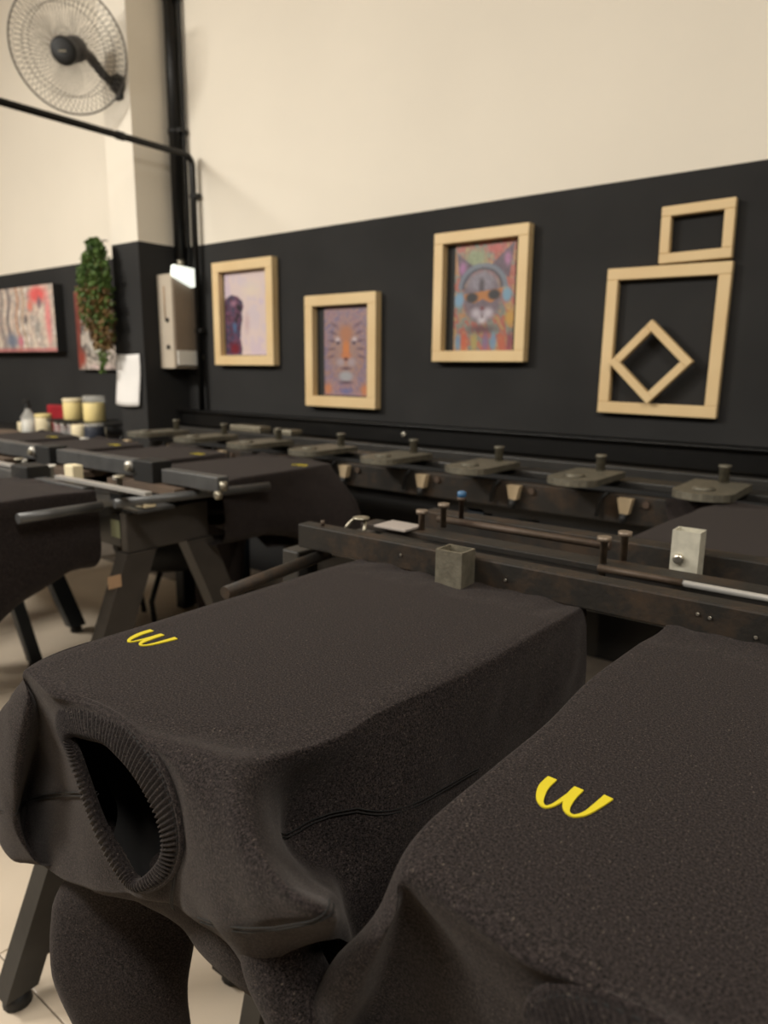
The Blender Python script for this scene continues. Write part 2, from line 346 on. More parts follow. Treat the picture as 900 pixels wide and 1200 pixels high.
# ---------- artwork
def artwork(name, x0, x1, z0, z1, y, fn, nx, nz, parent):
    vs = []; fs = []
    for j in range(nz + 1):
        for i in range(nx + 1): vs.append((x0 + (x1 - x0) * i / nx, y, z0 + (z1 - z0) * j / nz))
    for j in range(nz):
        for i in range(nx):
            a = j * (nx + 1) + i; fs.append((a, a + 1, a + nx + 2, a + nx + 1))
    me = bpy.data.meshes.new(name); me.from_pydata(vs, [], fs)
    U, V = np.meshgrid(np.linspace(0, 1, nx + 1), np.linspace(1, 0, nz + 1))   # v runs downwards
    c = fn(U.ravel(), V.ravel()); c = np.clip(c, 0, 1) ** 2.2
    at = me.color_attributes.new('paint', 'FLOAT_COLOR', 'POINT'); at.data.foreach_set('color', np.c_[c, np.ones(len(c))].ravel())
    return link(name, me, M['canvas'], parent)
class Paint:
    def __init__(s, u, v, base, asp): s.u = u; s.v = v; s.a = asp; s.c = np.tile(np.array(base, float), (len(u), 1))
    def put(s, col, k): k = np.clip(k, 0, 1)[:, None]; s.c = s.c * (1 - k) + np.array(col, float) * k
    def ell(s, cx, cy, rx, ry, col, soft=.25, ang=0, k=1):
        x = (s.u - cx) * s.a; y = s.v - cy; ca, sa = math.cos(ang), math.sin(ang); X, Y = x * ca + y * sa, -x * sa + y * ca
        d = np.sqrt((X / (rx * s.a)) ** 2 + (Y / ry) ** 2); s.put(col, np.clip((1 - d) / soft, 0, 1) * k)
    def poly(s, pts, col, k=1):
        ins = np.zeros(len(s.u), bool); n = len(pts); j = n - 1
        for i in range(n):
            xi, yi = pts[i]; xj, yj = pts[j]
            cnd = ((yi > s.v) != (yj > s.v)) & (s.u < (xj - xi) * (s.v - yi) / ((yj - yi) or 1e-9) + xi); ins ^= cnd; j = i
        s.put(col, ins * float(k))
    def noise(s, sc, cols, k, seed=0, sx=1, sy=1):
        rng = np.random.RandomState(seed); f = np.zeros(len(s.u))
        for o in range(5):
            ph = rng.rand(4) * 6.28; fr = sc * (1.7 ** o); an = rng.rand() * 6.28
            f += np.sin(fr * (s.u * s.a * sx * math.cos(an) + s.v * sy * math.sin(an)) + ph[0] + 1.5 * np.sin(fr * .6 * (s.v * sy - s.u * sx) + ph[1])) / (1.2 ** o)
        f = (f / 6 + .5); t = np.clip(f, 0, .999) * len(cols); i = t.astype(int); s.c = s.c * (1 - k) + np.array(cols, float)[i] * k
def cat_art(u, v):
    p = Paint(u, v, (.62, .42, .28), .52)
    p.noise(9, [(.72, .40, .25), (.80, .65, .35), (.75, .32, .25), (.45, .55, .50), (.78, .55, .30)], .75, 3)
    p.ell(.35, .14, .28, .12, (.55, .62, .42), .6); p.ell(.68, .07, .22, .06, (.80, .30, .25), .6)
    p.poly([(.02, .08), (.36, .24), (.12, .42)], (.30, .22, .28)); p.poly([(.98, .02), (.60, .22), (.90, .34)], (.30, .22, .28))
    p.ell(.13, .23, .09, .09, (.66, .38, .62), .7); p.ell(.87, .17, .08, .09, (.70, .42, .62), .7)
    p.ell(.47, .50, .37, .27, (.40, .34, .38), .25)
    p.ell(.46, .36, .30, .12, (.52, .50, .55), .5); p.ell(.46, .40, .06, .10, (.20, .17, .20), .6)
    p.noise(28, [(.35, .30, .34), (.58, .54, .58), (.44, .36, .42)], .28, 8, 2.4, 1)
    t = np.hypot((u - .47) / .40, (v - .42) / .22); p.put((.42, .46, .52), ((np.abs(t - .93) < .10) & (v < .42)) * .9); p.put((.20, .20, .26), ((np.abs(t - .80) < .05) & (v < .42)) * .8)
    p.ell(.08, .52, .11, .09, (.45, .60, .72), .5); p.ell(.88, .49, .10, .09, (.45, .60, .70), .5)
    p.poly([(.16, .47), (.80, .43), (.78, .50), (.62, .56), (.48, .52), (.34, .56), (.18, .52)], (.72, .45, .20), .9)
    p.ell(.30, .505, .12, .055, (.13, .12, .14), .4); p.ell(.67, .485, .12, .055, (.13, .12, .14), .4)
    p.ell(.38, .65, .13, .07, (.72, .68, .72), .7); p.ell(.58, .65, .13, .07, (.74, .70, .74), .7); p.ell(.48, .71, .11, .06, (.80, .77, .80), .8); p.ell(.48, .605, .05, .025, (.45, .25, .28), .5); p.ell(.48, .68, .015, .035, (.25, .15, .18), .6)
    p.ell(.48, .80, .34, .06, (.28, .20, .25), .8, k=.7)
    for cx, c in ((.08, (.40, .55, .70)), (.18, (.75, .35, .25)), (.36, (.66, .60, .35)), (.55, (.50, .40, .55)), (.68, (.42, .58, .72)), (.82, (.72, .38, .28)), (.95, (.50, .25, .32))):
        p.ell(cx, .92, .075, .12, c, .6, k=.85)
    p.ell(.94, .70, .12, .10, (.75, .58, .28), .6)
    return p.c * .92
def tiger_art(u, v):
    p = Paint(u, v, (.50, .42, .48), .52); U = np.abs(u - .5)
    p.noise(13, [(.52, .42, .52), (.62, .50, .50), (.42, .42, .55), (.60, .46, .40)], .7, 5)
    q = Paint(U, v, (0, 0, 0), .52); q.c = p.c; q.a = .52
    q.ell(0, .50, .44, .40, (.56, .46, .44), .4); q.noise(22, [(.50, .40, .46), (.66, .52, .46), (.45, .40, .50)], .35, 9)
    q.ell(0, .47, .10, .20, (.74, .46, .28), .5); q.ell(0, .30, .20, .13, (.64, .44, .34), .6); q.ell(.0, .55, .16, .06, (.72, .45, .30), .6)
    q.ell(.19, .37, .08, .05, (.74, .68, .70), .7); q.ell(.18, .40, .05, .025, (.24, .18, .22), .6)
    for k in range(5): q.ell(.27 + .02 * k, .20 + .09 * k, .14, .016, (.28, .20, .26), .8, ang=-.6 + .2 * k, k=.75)
    q.ell(.12, .62, .14, .07, (.62, .56, .58), .7); q.ell(0, .585, .07, .025, (.32, .20, .22), .6)
    q.ell(0, .78, .20, .075, (.60, .60, .62), .5); q.ell(0, .69, .16, .02, (.30, .22, .28), .8); q.ell(0, .85, .22, .02, (.28, .22, .28), .8)
    q.ell(.42, .93, .12, .09, (.70, .46, .34), .6); q.ell(0, .95, .18, .05, (.40, .40, .56), .7)
    return q.c
def figure_art(u, v):
    p = Paint(u, v, (.78, .72, .75), .6); p.noise(5, [(.76, .69, .75), (.82, .74, .71), (.78, .72, .74)], .6, 2)
    p.ell(.62, .22, .30, .16, (.85, .79, .69), .9, k=.6); p.ell(.62, .75, .25, .2, (.84, .76, .74), .9, k=.5)
    p.poly([(.04, .30), (.16, .265), (.30, .29), (.40, .35), (.43, .42), (.38, .49), (.40, .56), (.36, .66), (.34, .80), (.38, .93), (.36, 1), (0, 1), (0, .32)], (.30, .20, .26))
    q = Paint(u, v, (0, 0, 0), .6); q.c = p.c.copy(); q.noise(15, [(.14, .11, .15), (.42, .26, .36), (.22, .24, .34), (.34, .12, .20)], .8, 6)
    inside = (np.abs(p.c - np.array((.30, .20, .26))).sum(1) < .02)[:, None]; p.c = np.where(inside, q.c, p.c)
    p.ell(.33, .43, .07, .05, (.12, .08, .12), .6); p.ell(.20, .37, .12, .05, (.56, .40, .48), .7); p.ell(.21, .66, .07, .09, (.28, .38, .52), .7); p.ell(.20, .92, .14, .09, (.42, .10, .16), .6)
    p.ell(.50, .62, .08, .18, (.66, .52, .56), 1, k=.5)
    return p.c
def abstract_art(u, v):
    p = Paint(u, v, (.80, .74, .68), 1.5); p.noise(9, [(.86, .82, .76), (.78, .70, .64), (.62, .58, .56), (.88, .84, .80)], .8, 11, 2.2, .7)
    for cx, wd, c, k in ((.52, .012, (.66, .45, .32), .9), (.60, .01, (.62, .48, .34), .7), (.40, .025, (.36, .34, .36), .7), (.30, .03, (.45, .42, .42), .6), (.16, .04, (.40, .38, .40), .6), (.08, .02, (.66, .36, .34), .6)):
        p.put(c, (np.abs(u - cx - .02 * np.sin(v * 9)) < wd) * k)
    p.ell(.80, .14, .15, .17, (.86, .32, .32), .6); p.ell(.92, .50, .05, .55, (.86, .50, .50), .7); p.ell(.70, .30, .05, .12, (.84, .44, .38), .7); p.ell(.82, .26, .035, .12, (.40, .34, .38), .6)
    p.ell(.42, .82, .12, .16, (.40, .44, .52), .7); p.ell(.54, .84, .05, .13, (.76, .42, .50), .7); p.ell(.63, .50, .035, .10, (.36, .34, .34), .6); p.ell(.78, .64, .08, .20, (.56, .55, .53), .9, k=.8)
    p.put((.66, .28, .30), (v > .94) * .6); p.noise(40, [(.4, .4, .4), (.88, .84, .8), (.85, .62, .6)], .14, 4)
    return p.c
def splash_art(u, v):
    p = Paint(u, v, (.56, .52, .48), .9); p.noise(14, [(.70, .66, .62), (.30, .28, .28), (.78, .74, .70), (.50, .46, .42)], .8, 21)
    p.poly([(0, 0), (.18, 0), (.06, 1), (0, 1)], (.45, .20, .17), .85); p.ell(.1, .85, .16, .16, (.55, .26, .22), .7); p.ell(.5, .7, .25, .12, (.82, .80, .76), .6); p.ell(.6, .96, .4, .06, (.78, .70, .68), .6)
    p.ell(.75, .2, .2, .2, (.45, .2, .15), .7)
    return p.c
def frame_bars(root, cx, cz, wd, ht, bar, depth, y, ang=0.0, m=None):
    for nm, (a0, a1, b0, b1) in (('top', (-wd / 2, wd / 2, ht / 2 - bar, ht / 2)), ('bottom', (-wd / 2, wd / 2, -ht / 2, -ht / 2 + bar)), ('l', (-wd / 2, -wd / 2 + bar, -ht / 2 + bar, ht / 2 - bar)), ('r', (wd / 2 - bar, wd / 2, -ht / 2 + bar, ht / 2 - bar))):
        g = MB(); g.box(cx + a0, cx + a1, y - depth, y, cz + b0, cz + b1, ch=.003, rot=('Y', ang, (cx, y, cz)))
        g.build('frame_bar', m or M['wood'], root)
def picture(label, x0, x1, z0, z1, bar, fn, art, grp=None):
    e = empty('framed_picture', ((x0 + x1) / 2, WY, z0), label, 'picture', grp)
    frame_bars(e, (x0 + x1) / 2, (z0 + z1) / 2, x1 - x0, z1 - z0, bar, .045, WY - .002)
    MB().box(x0 + bar, x1 - bar, WY - .008, WY - .003, z0 + bar, z1 - bar).build('backing', M['canvas_side'], e)
    artwork('print', *art, WY - .011, fn, 90, 150, e)
picture('pine-framed print of dark figure on pale pink ground, nearest the electrical box', -3.325, -2.845, .006, .560, .052, figure_art, (-3.262, -2.905, .062, .505))
picture('pine-framed tiger face print, the lowest hung of the pictures', -2.615, -2.155, -.196, .348, .052, tiger_art, (-2.512, -2.225, -.138, .290))
picture('pine-framed print of a cat with headphones and orange goggles', -1.835, -1.385, .028, .566, .046, cat_art, (-1.745, -1.455, .075, .52))
fe = empty('empty_frame', (-.85, WY, -.165), 'largest empty pine frame on dark wall, upright rectangle', 'frame'); frame_bars(fe, -.848, .101, .432, .53, .042, .03, WY - .002, ang=math.radians(.6))
fe = empty('empty_frame', (-.76, WY, .37), 'small empty pine frame standing on top of largest frame', 'frame'); frame_bars(fe, -.758, .4695, .242, .192, .034, .03, WY - .002, ang=math.radians(-.8))
fe = empty('empty_frame', (-.873, WY, -.12), 'small empty pine frame turned as a diamond inside largest frame', 'frame'); frame_bars(fe, -.872, .028, .213, .213, .030, .03, WY - .032, ang=math.radians(44))
# canvases at the left
e = empty('canvas_painting', (-5.5, WY, .09), 'wide unframed canvas of red, white and black abstract strokes', 'painting')
MB().box(-6.12, -5.00, WY - .075, WY - .002, .092, .552).build('canvas_block', M['canvas_side'], e); artwork('painted_face', -6.12, -5.00, .092, .552, WY - .0765, abstract_art, 160, 80, e)
e = empty('canvas_painting', (-4.56, WY, -.03), 'red and white splashed canvas partly hidden behind hanging plant', 'painting')
MB().box(-4.79, -4.33, WY - .04, WY - .002, -.03, .485).build('canvas_block', M['canvas_side'], e); artwork('painted_face', -4.79, -4.33, -.03, .485, WY - .0415, splash_art, 70, 80, e)
# sheet of paper on the pillar
vs = []; n = 10
for j in range(n + 1):
    for i in range(n + 1):
        u, v = i / n, j / n; vs.append((-3.908 + .235 * u - .008 * v + .006 * math.sin(v * 5), 2.450 - .010 * math.sin(u * 3.1) * v - .004 - .01 * v * v, .066 - .295 * v - .006 * math.sin(u * 3)))
me = bpy.data.meshes.new('paper'); me.from_pydata(vs, [], [(j * (n + 1) + i, j * (n + 1) + i + 1, (j + 1) * (n + 1) + i + 1, (j + 1) * (n + 1) + i) for j in range(n) for i in range(n)])
o = link('paper_sheet', me, M['paper'], smooth=True); o.modifiers.new('s', 'SOLIDIFY').thickness = .001; tag(o, 'blank white paper sheet stuck on front of the pillar', 'paper')

# hanging plant
pl = empty('hanging_plant', (-3.95, 2.42, .70), 'trailing green and russet plant hanging beside the pillar', 'plant')
rng = random.Random(4)
def leaves(n, mname, name, zr, seed):
    rg = random.Random(seed); vs = []; fs = []
    for _ in range(n):
        t = rg.random(); z = zr[0] + (zr[1] - zr[0]) * t
        prof = .135 * min(1, (.71 - z) / .22 + .22) * (1 if z > .27 else max(.14, 1 - (.27 - z) * 2.9))
        a = rg.random() * 6.283; rr = prof * math.sqrt(rg.random()); cx = -3.925 + rr * math.cos(a) + (.02 if z < .2 else 0) + .02 * math.sin(z * 11); cy = 2.36 + rr * .55 * math.sin(a)
        L_ = rg.uniform(.016, .034); Wd = L_ * .5
        d = Vector((rg.uniform(-1, 1), rg.uniform(-1, .4), rg.uniform(-1.2, .2))).normalized(); s = d.cross(Vector((rg.uniform(-1, 1), rg.uniform(-1, 1), rg.uniform(-1, 1)))).normalized(); up = s.cross(d)
        c = Vector((cx, min(cy, 2.43), z)); q = len(vs)
        vs += [c, c + d * L_ * .45 + s * Wd, c + d * L_, c + d * L_ * .45 - s * Wd, c + d * L_ * .5 + up * .006]
        fs += [(q, q + 1, q + 4), (q + 1, q + 2, q + 4), (q + 2, q + 3, q + 4), (q + 3, q, q + 4)]
    me = bpy.data.meshes.new(name); me.from_pydata([v[:] for v in vs], [], fs); return link(name, me, M[mname], pl, kind='stuff')
leaves(1700, 'leafA', 'green_foliage', (.70, .22), 1); leaves(1000, 'leafB', 'russet_foliage', (.44, .10), 2); leaves(110, 'leafA', 'trailing_tips', (.20, -.04), 3)
g = MB()
for k in range(9):
    a = k * .7; g.tube([(-3.925 + .02 * math.cos(a), 2.36 + .02 * math.sin(a), .66), (-3.925 + .08 * math.cos(a), 2.36 + .05 * math.sin(a), .45), (-3.925 + .07 * math.cos(a), 2.36 + .04 * math.sin(a), .25 - .02 * k)], .002, 5)
g.build('stems', M['leafB'], pl); MB().lathe((-3.925, 2.38, .60), [(.03, 0), (.045, .02), (.05, .06), (.046, .065)], 14).build('pot', M['black'], pl); MB().tube([(-3.925, 2.38, .66), (-3.93, 2.42, .70), (-3.93, 2.452, .70)], .004, 6).build('hook', M['black'], pl)

# ------------------------------------------------------------------ worktop with jars at the far left
wt = empty('worktable', (-5.3, 2.45, -H), 'dark worktable along wall below the canvases, holding jars', 'table')
MB().box(-6.8, -3.95, 2.15, 2.73, -.50, -.46, ch=.004).build('tabletop', M['darksteel'], wt)
for x in (-6.7, -4.05):
    for y in (2.22, 2.66): MB().box(x - .025, x + .025, y - .025, y + .025, -H, -.50).build('leg', M['blacksteel'], wt)
rk = empty('jar_rack', (-4.3, 2.45, -.46), 'two-tier dark wire rack under the yellow jars', 'rack')
MB().box(-4.66, -3.97, 2.38, 2.62, -.362, -.350).build('upper_shelf', M['black'], rk)
for x in (-4.655, -3.98):
    for y in (2.39, 2.61): MB().tube([(x, y, -.46), (x, y, -.35)], .005, 6).build('post', M['galv'], rk)
def jar(label, cat, x, y, z, r, h, body, lid=None, name='jar', grp=None, lh=.02):
    e = empty(name, (x, y, z), label, cat, grp)
    MB().lathe((x, y, z), [(r * .85, 0), (r, .008), (r, h * .9), (r * .93, h)], 20).build('body', M[body], e)
    if lid: MB().lathe((x, y, z + h), [(r * .95, 0), (r * 1.02, .002), (r * 1.02, lh), (r * .9, lh + .003)], 20).build('lid', M[lid], e)
    return e
jar('yellow ink jar on rack, left one of the upper pair', 'jar', -4.46, 2.46, -.35, .062, .115, 'butter', 'creamj')
jar('yellow ink jar under clear cap, right one of the upper pair', 'jar', -4.21, 2.46, -.35, .066, .12, 'butter', 'glass', lh=.04)
jar('short cream jar standing left of the rack on worktable', 'jar', -4.74, 2.40, -.46, .052, .115, 'creamj', 'butter')
jar('small round cream pot at far left beside the spray bottle', 'pot', -5.03, 2.40, -.46, .035, .07, 'creamj')
jar('tall cream cup on lower tier of the rack', 'cup', -4.19, 2.34, -.46, .048, .10, 'creamj')
for x, w_ in ((-4.60, 'left-hand'), (-4.52, 'middle'), (-4.43, 'right-hand')): jar(w_ + ' one of three small translucent bottles on lower tier of rack', 'bottle', x, 2.42, -.46, .022, .075, 'glass', 'white', name='small_bottle', grp='small bottles on lower tier')
jar('navy tin with white base band beside the pillar', 'tin', -4.02, 2.34, -.46, .058, .10, 'steelblue', 'glass', name='tin', lh=.012)
MB().box(-4.05, -3.985, 2.25, 2.285, -.46, -.425, ch=.003).build('white_tub', M['white']).__setitem__('label', 'tiny white tub in front of navy tin')
bpy.data.objects['white_tub']['category'] = 'tub'
e = empty('spray_bottle', (-4.90, 2.38, -.46), 'clear spray bottle with black trigger on worktable', 'bottle')
MB().lathe((-4.90, 2.38, -.46), [(.045, 0), (.052, .01), (.050, .11), (.022, .15), (.018, .17)], 20).build('body', M['glass'], e)
MB().lathe((-4.90, 2.38, -.455), [(.040, 0), (.046, .01), (.044, .09)], 20).build('liquid', M['white'], e)
MB().lathe((-4.90, 2.38, -.29), [(.02, 0), (.02, .025)], 14).box(-4.955, -4.885, 2.37, 2.39, -.265, -.235, ch=.004).build('trigger', M['black'], e)
o = MB().box(-4.98, -4.70, 2.55, 2.63, -.46, -.275, ch=.01).build('red_box', M['red']); tag(o, 'red container behind the cream jar on worktable', 'container')

# ------------------------------------------------------------------ benches
def bolt(parent, x, y, z0, z1, r=.006, m='boltsteel', name='bolt'):
    g = MB(); g.lathe((x, y, z0), [(r, 0), (r, z1 - z0 - .008), (r * 1.9, z1 - z0 - .007), (r * 1.9, z1 - z0)], 12); return g.build(name, M[m], parent)
def aleg(parent, x0, x1, ya, yb, zt_, zf, splay, wd, m='darksteel'):
    """one splayed leg: a box sheared in y"""
    g = MB(); vs = [(x0, ya, zt_), (x1, ya, zt_), (x1, ya + wd, zt_), (x0, ya + wd, zt_), (x0, ya + splay, zf), (x1, ya + splay, zf), (x1, ya + wd + splay, zf), (x0, ya + wd + splay, zf)]
    g._add(vs, [(0, 1, 2, 3), (7, 6, 5, 4), (0, 4, 5, 1), (1, 5, 6, 2), (2, 6, 7, 3), (3, 7, 4, 0)]); o = g.build('leg', M[m], parent)
    f = MB(); f.lathe(((x0 + x1) / 2, ya + splay + wd / 2, zf - .03), [(.02, 0), (.026, .004), (.022, .03)], 14); f.build('foot', M['black'], o)
    return o
ZF = -H + .03
# near bench ---------------------------------------------------------
b1 = empty('printing_bench', (.3, 1.12, -H), 'nearest black worn-steel printing bench holding the two large sweatshirts', 'bench')
MB().box(-.945, 1.6, .952, .985, -.338, -.292, ch=.003).build('front_beam', M['worn'], b1)
MB().box(-.90, 1.6, 1.085, 1.135, -.318, -.306, ch=.002).build('flat_bar', M['worn'], b1)
MB().box(-.86, 1.6, 1.245, 1.29, -.345, -.300, ch=.003).build('rear_beam', M['worn'], b1)
MB().tube([(-.40, 1.068, -.306), (-.272, 1.068, -.306)], .0058, 10).build('brown_rod', M['brownrod'], b1); MB().tube([(-.272, 1.068, -.306), (1.5, 1.068, -.306)], .0048, 10).build('rod_highlight', M['silver'], b1)  # silver length is the brown bar's highlight, built as a separate rod
MB().tube([(-.78, 1.185, -.298), (-.425, 1.185, -.298)], .007, 10).build('brown_rod', M['brownrod'], b1)
MB().box(-.93, 1.6, .99, 1.25, -.42, -.352).build('core_beam', M['blacksteel'], b1)
MB().box(-1.0, -.955, .962, 1.30, -.46, -.352, ch=.004).build('end_plate', M['darksteel'], b1)
MB().tube([(-.888, .725, -.362), (-.905, .99, -.352)], .011, 12).build('side_rod', M['worn'], b1)
def stub(parent, x, y, z0, z1, s=.024, dy=.020, m='galv'):
    g = MB(); t = .0025
    g.box(x - s, x + s, y - dy, y - dy + t, z0, z1); g.box(x - s, x + s, y + dy - t, y + dy, z0, z1); g.box(x - s, x - s + t, y - dy + t, y + dy - t, z0, z1); g.box(x + s - t, x + s, y - dy + t, y + dy - t, z0, z1)
    return g.build('square_tube', M[m], parent)
stub(b1, -.578, .930, -.338, -.277); s2 = stub(b1, -.308, 1.222, -.335, -.258, .022, .018, 'palegalv')
MB().lathe((-.316, 1.204, -.305), [(.009, 0), (.009, .005), (.005, .007)], 12, axis=(0, -1, 0)).build('screw_head', M['bright'], s2)
bolt(b1, -.768, 1.11, -.306, -.267); bolt(b1, -.748, 1.155, -.306, -.258); bolt(b1, -.405, 1.10, -.330, -.262); bolt(b1, -.386, 1.14, -.306, -.258)
bb = bolt(b1, -.735, 1.20, -.30, -.250, .005, 'brownrod'); MB().lathe((-.735, 1.20, -.252), [(.009, 0), (.009, .012), (.005, .014)], 12).build('blue_cap', M['blue'], bb)
for (x, z) in ((-.90, -.283), (-.79, -.30)): pass
MB().lathe((-.895, .968, -.292), [(.004, 0), (.004, .010)], 8).build('pin', M['brownrod'], b1)
for x, z in ((-.70, -.312), (-.50, -.318), (-.22, -.31), (-.15, -.325), (-.205, -.312)): MB().lathe((x, .951, z), [(.0025, 0), (.002, .0015)], 8, axis=(0, -1, 0)).build('rivet', M['bright'], b1)
MB().tube([(-.845 + .022 * math.cos(a), 1.0 + .03 * math.sin(a) * .6, -.30 + .022 * math.sin(a)) for a in [math.pi * (k / 10) for k in range(11)]], .0035, 8).lathe((-.838, 1.012, -.280), [(.004, 0), (.016, .002), (.016, .005), (.006, .007)], 14).build('spring_clip', M['galv'], b1)
MB().box(-.37, -.24, .992, 1.02, -.385, -.360, ch=.002).build('lower_bar', M['brownrod'], b1)
card = MB().box(-.85, -.775, 1.065, 1.125, -.3045, -.300, ch=.001).build('pale_card', M['dimcard']); tag(card, 'small pale card lying on near bench beside two bolts', 'card')
def pallet_board(parent, cx, y0, s=1):
    """board with rounded near corners, its arm runs into the bench; s=+1 near side, -1 far side"""
    pts = []; hw, rr = .172, .115
    for ccx, a0 in ((-hw + rr, 180), (hw - rr, 270)):
        for k in range(7):
            a = math.radians(a0 + k * 15); pts.append((cx + ccx + rr * math.cos(a), y0 + s * (rr + rr * math.sin(a))))
    pts += [(cx + hw, y0 + s * .60), (cx - hw, y0 + s * .60)]
    g = MB(); g.prism(pts, 'z', -.365, -.345); o = g.build('pallet', M['pallet'], parent)
    a = MB(); a.box(cx - .03, cx + .03, min(y0 + s * .25, y0 + s * .68), max(y0 + s * .25, y0 + s * .68), -.40, -.365); a.build('support_arm', M['blacksteel'], o)
for cx in (-.585, -.058, .47): pallet_board(b1, cx, .385)
for cx in (-.26, .30): pallet_board(b1, cx, 1.915, -1)
for x in (-.96, .9):
    for s in (-1, 1):
        y = 1.12 + s * .13 - .035; aleg(b1, x - .02, x + .03, y, 0, -.42, ZF, s * .22, .07)
# low trestle under the near bench, seen at the lower left
ts = empty('trestle', (-1.22, .62, -H), 'dark steel A-frame trestle behind sweatshirt at lower left', 'trestle')
aleg(ts, -1.25, -1.205, .66, 0, -.66, ZF, -.21, .06); aleg(ts, -1.25, -1.205, .98, 0, -.66, ZF, .21, .06)
MB().box(-1.26, -1.20, .64, 1.06, -.66, -.61, ch=.003).build('top_rail', M['darksteel'], ts)
MB().box(-1.240, -1.215, .50, 1.14, -1.10, -1.05, ch=.002).build('cross_bar', M['darksteel'], ts)
ts2 = empty('trestle', (-.74, .78, -H), 'dark trestle leg at bottom edge between the two sweatshirts', 'trestle')
aleg(ts2, -.755, -.715, .72, 0, -.62, ZF, -.14, .055); MB().box(-.765, -.705, .66, 1.0, -.62, -.585, ch=.003).build('top_rail', M['darksteel'], ts2); aleg(ts2, -.755, -.715, .90, 0, -.62, ZF, .14, .055)

# middle bench --------------------------------------------------------
b2 = empty('printing_bench', (-3.2, 1.2, -H), 'grey-blue steel printing bench on splayed legs at left', 'bench')
MB().box(-4.9, -1.80, 1.04, 1.36, -.41, -.385).build('core_beam', M['darksteel'], b2)
MB().box(-1.775, -1.745, 1.09, 1.372, -.515, -.402, ch=.004).build('end_plate', M['legsteel'], b2)
MB().box(-2.0, -1.775, 1.09, 1.372, -.50, -.41).build('end_box', M['blacksteel'], b2)
for s, y in ((-1, 1.085), (1, 1.285)): lg = aleg(b2, -1.79, -1.74, y, 0, -.515, ZF, s * .26, .095, 'legsteel')
for s, y in ((-1, 1.10), (1, 1.285)): aleg(b2, -2.97, -2.92, y, 0, -.41, ZF, s * .24, .07, 'bluesteel')
aleg(b2, -2.72, -2.68, 1.08, 0, -.41, ZF, .15, .045, 'bluesteel')
MB().box(-1.7385, -1.737, 1.02, 1.06, -.60, -.565).build('tan_tape', M['tape'], b2)
MB().box(-1.82, -1.776, 1.0885, 1.0895, -.475, -.425).build('green_tape', M['green'], b2)
MB().tube([(-1.745, .80, -.368), (-1.745, 1.02, -.368)], .013, 12).build('side_rod', M['greysteel'], b2)
MB().tube([(-1.73, 1.05, -.365), (-1.61, 1.50, -.360)], .013, 12).build('side_rod', M['greysteel'], b2)
MB().box(-1.775, -1.70, 1.10, 1.22, -.398, -.388, ch=.003).build('end_tab', M['greysteel'], b2)
MB().box(-2.10, -1.83, 1.02, 1.055, -.40, -.328, ch=.003).build('front_block', M['greysteel'], b2)
MB().box(-2.00, -1.555, 1.03, 1.050, -.322, -.312, ch=.001).build('zinc_strip', M['silver'], b2)
MB().box(-1.80, -1.545, 1.25, 1.29, -.340, -.298, ch=.003).build('hinge_bar', M['greysteel'], b2)
for k in range(5):
    xa = -1.83 - .60 * k; xf = -2.12 - .55 * k
    MB().box(xf - .10, xf, 1.01, 1.08, -.40, -.298, ch=.003).build('black_block', M['black'], b2)
    f = MB().box(xf - .54, xf - .12, 1.02, 1.055, -.40, -.322, ch=.003).build('front_block', M['greysteel'], b2)
    MB().box(xf - .50, xf - .11, 1.045, 1.06, -.318, -.308, ch=.001).build('zinc_strip', M['silver'], f)
    MB().box(xa - .10, xa, 1.24, 1.31, -.345, -.280, ch=.003).build('black_block', M['black'], b2)
    rr_ = MB().box(xa - .58, xa - .11, 1.255, 1.30, -.335, -.286, ch=.003).build('rear_block', M['greysteel'], b2)
    MB().lathe((xa - .135, 1.254, -.305), [(.016, 0), (.016, .010), (.009, .014)], 12, axis=(0, -1, 0)).build('bolt_head', M['boltwhite'], rr_)
    MB().lathe((xa - .150, 1.22, -.345), [(.015, 0), (.015, .012), (.006, .015)], 12).build('bolt_head', M['boltwhite'], b2)
    MB().lathe((xa - .11, 1.235, -.305), [(.010, 0), (.010, .012)], 12, axis=(0, -1, 0)).build('bolt_head', M['galv'], rr_)
    MB().box(xa - .245, xa - .195, 1.10, 1.135, -.345, -.294, ch=.004).build('clamp_block', M['creamj'], b2)
    bolt(b2, xa - .34, 1.11, -.37, -.305, .008, 'boltwhite'); bolt(b2, xa - .03, 1.15, -.37, -.312, .008, 'galv'); bolt(b2, xf - .02, 1.035, -.34, -.302, .008, 'boltwhite')
    MB().tube([(xa - .30, 1.16, -.36), (xa - .02, 1.16, -.36)], .006, 8).build('brown_rod', M['brownrod'], b2)
MB().lathe((-1.535, 1.248, -.345), [(.012, 0), (.012, .012), (.007, .015)], 12, axis=(0, -1, 0)).lathe((-1.535, 1.262, -.335), [(.010, 0), (.010, .025)], 12).build('bolt_head', M['galv'], b2)
MB().box(-1.80, -1.70, 1.12, 1.16, -.385, -.372, ch=.003).build('pale_plate', M['creamj'], b2)
for k in range(4): pallet_board(b2, -2.01 - .515 * k, .428)
for k in range(5): pallet_board(b2, -1.87 - .515 * k, 1.82, -1)
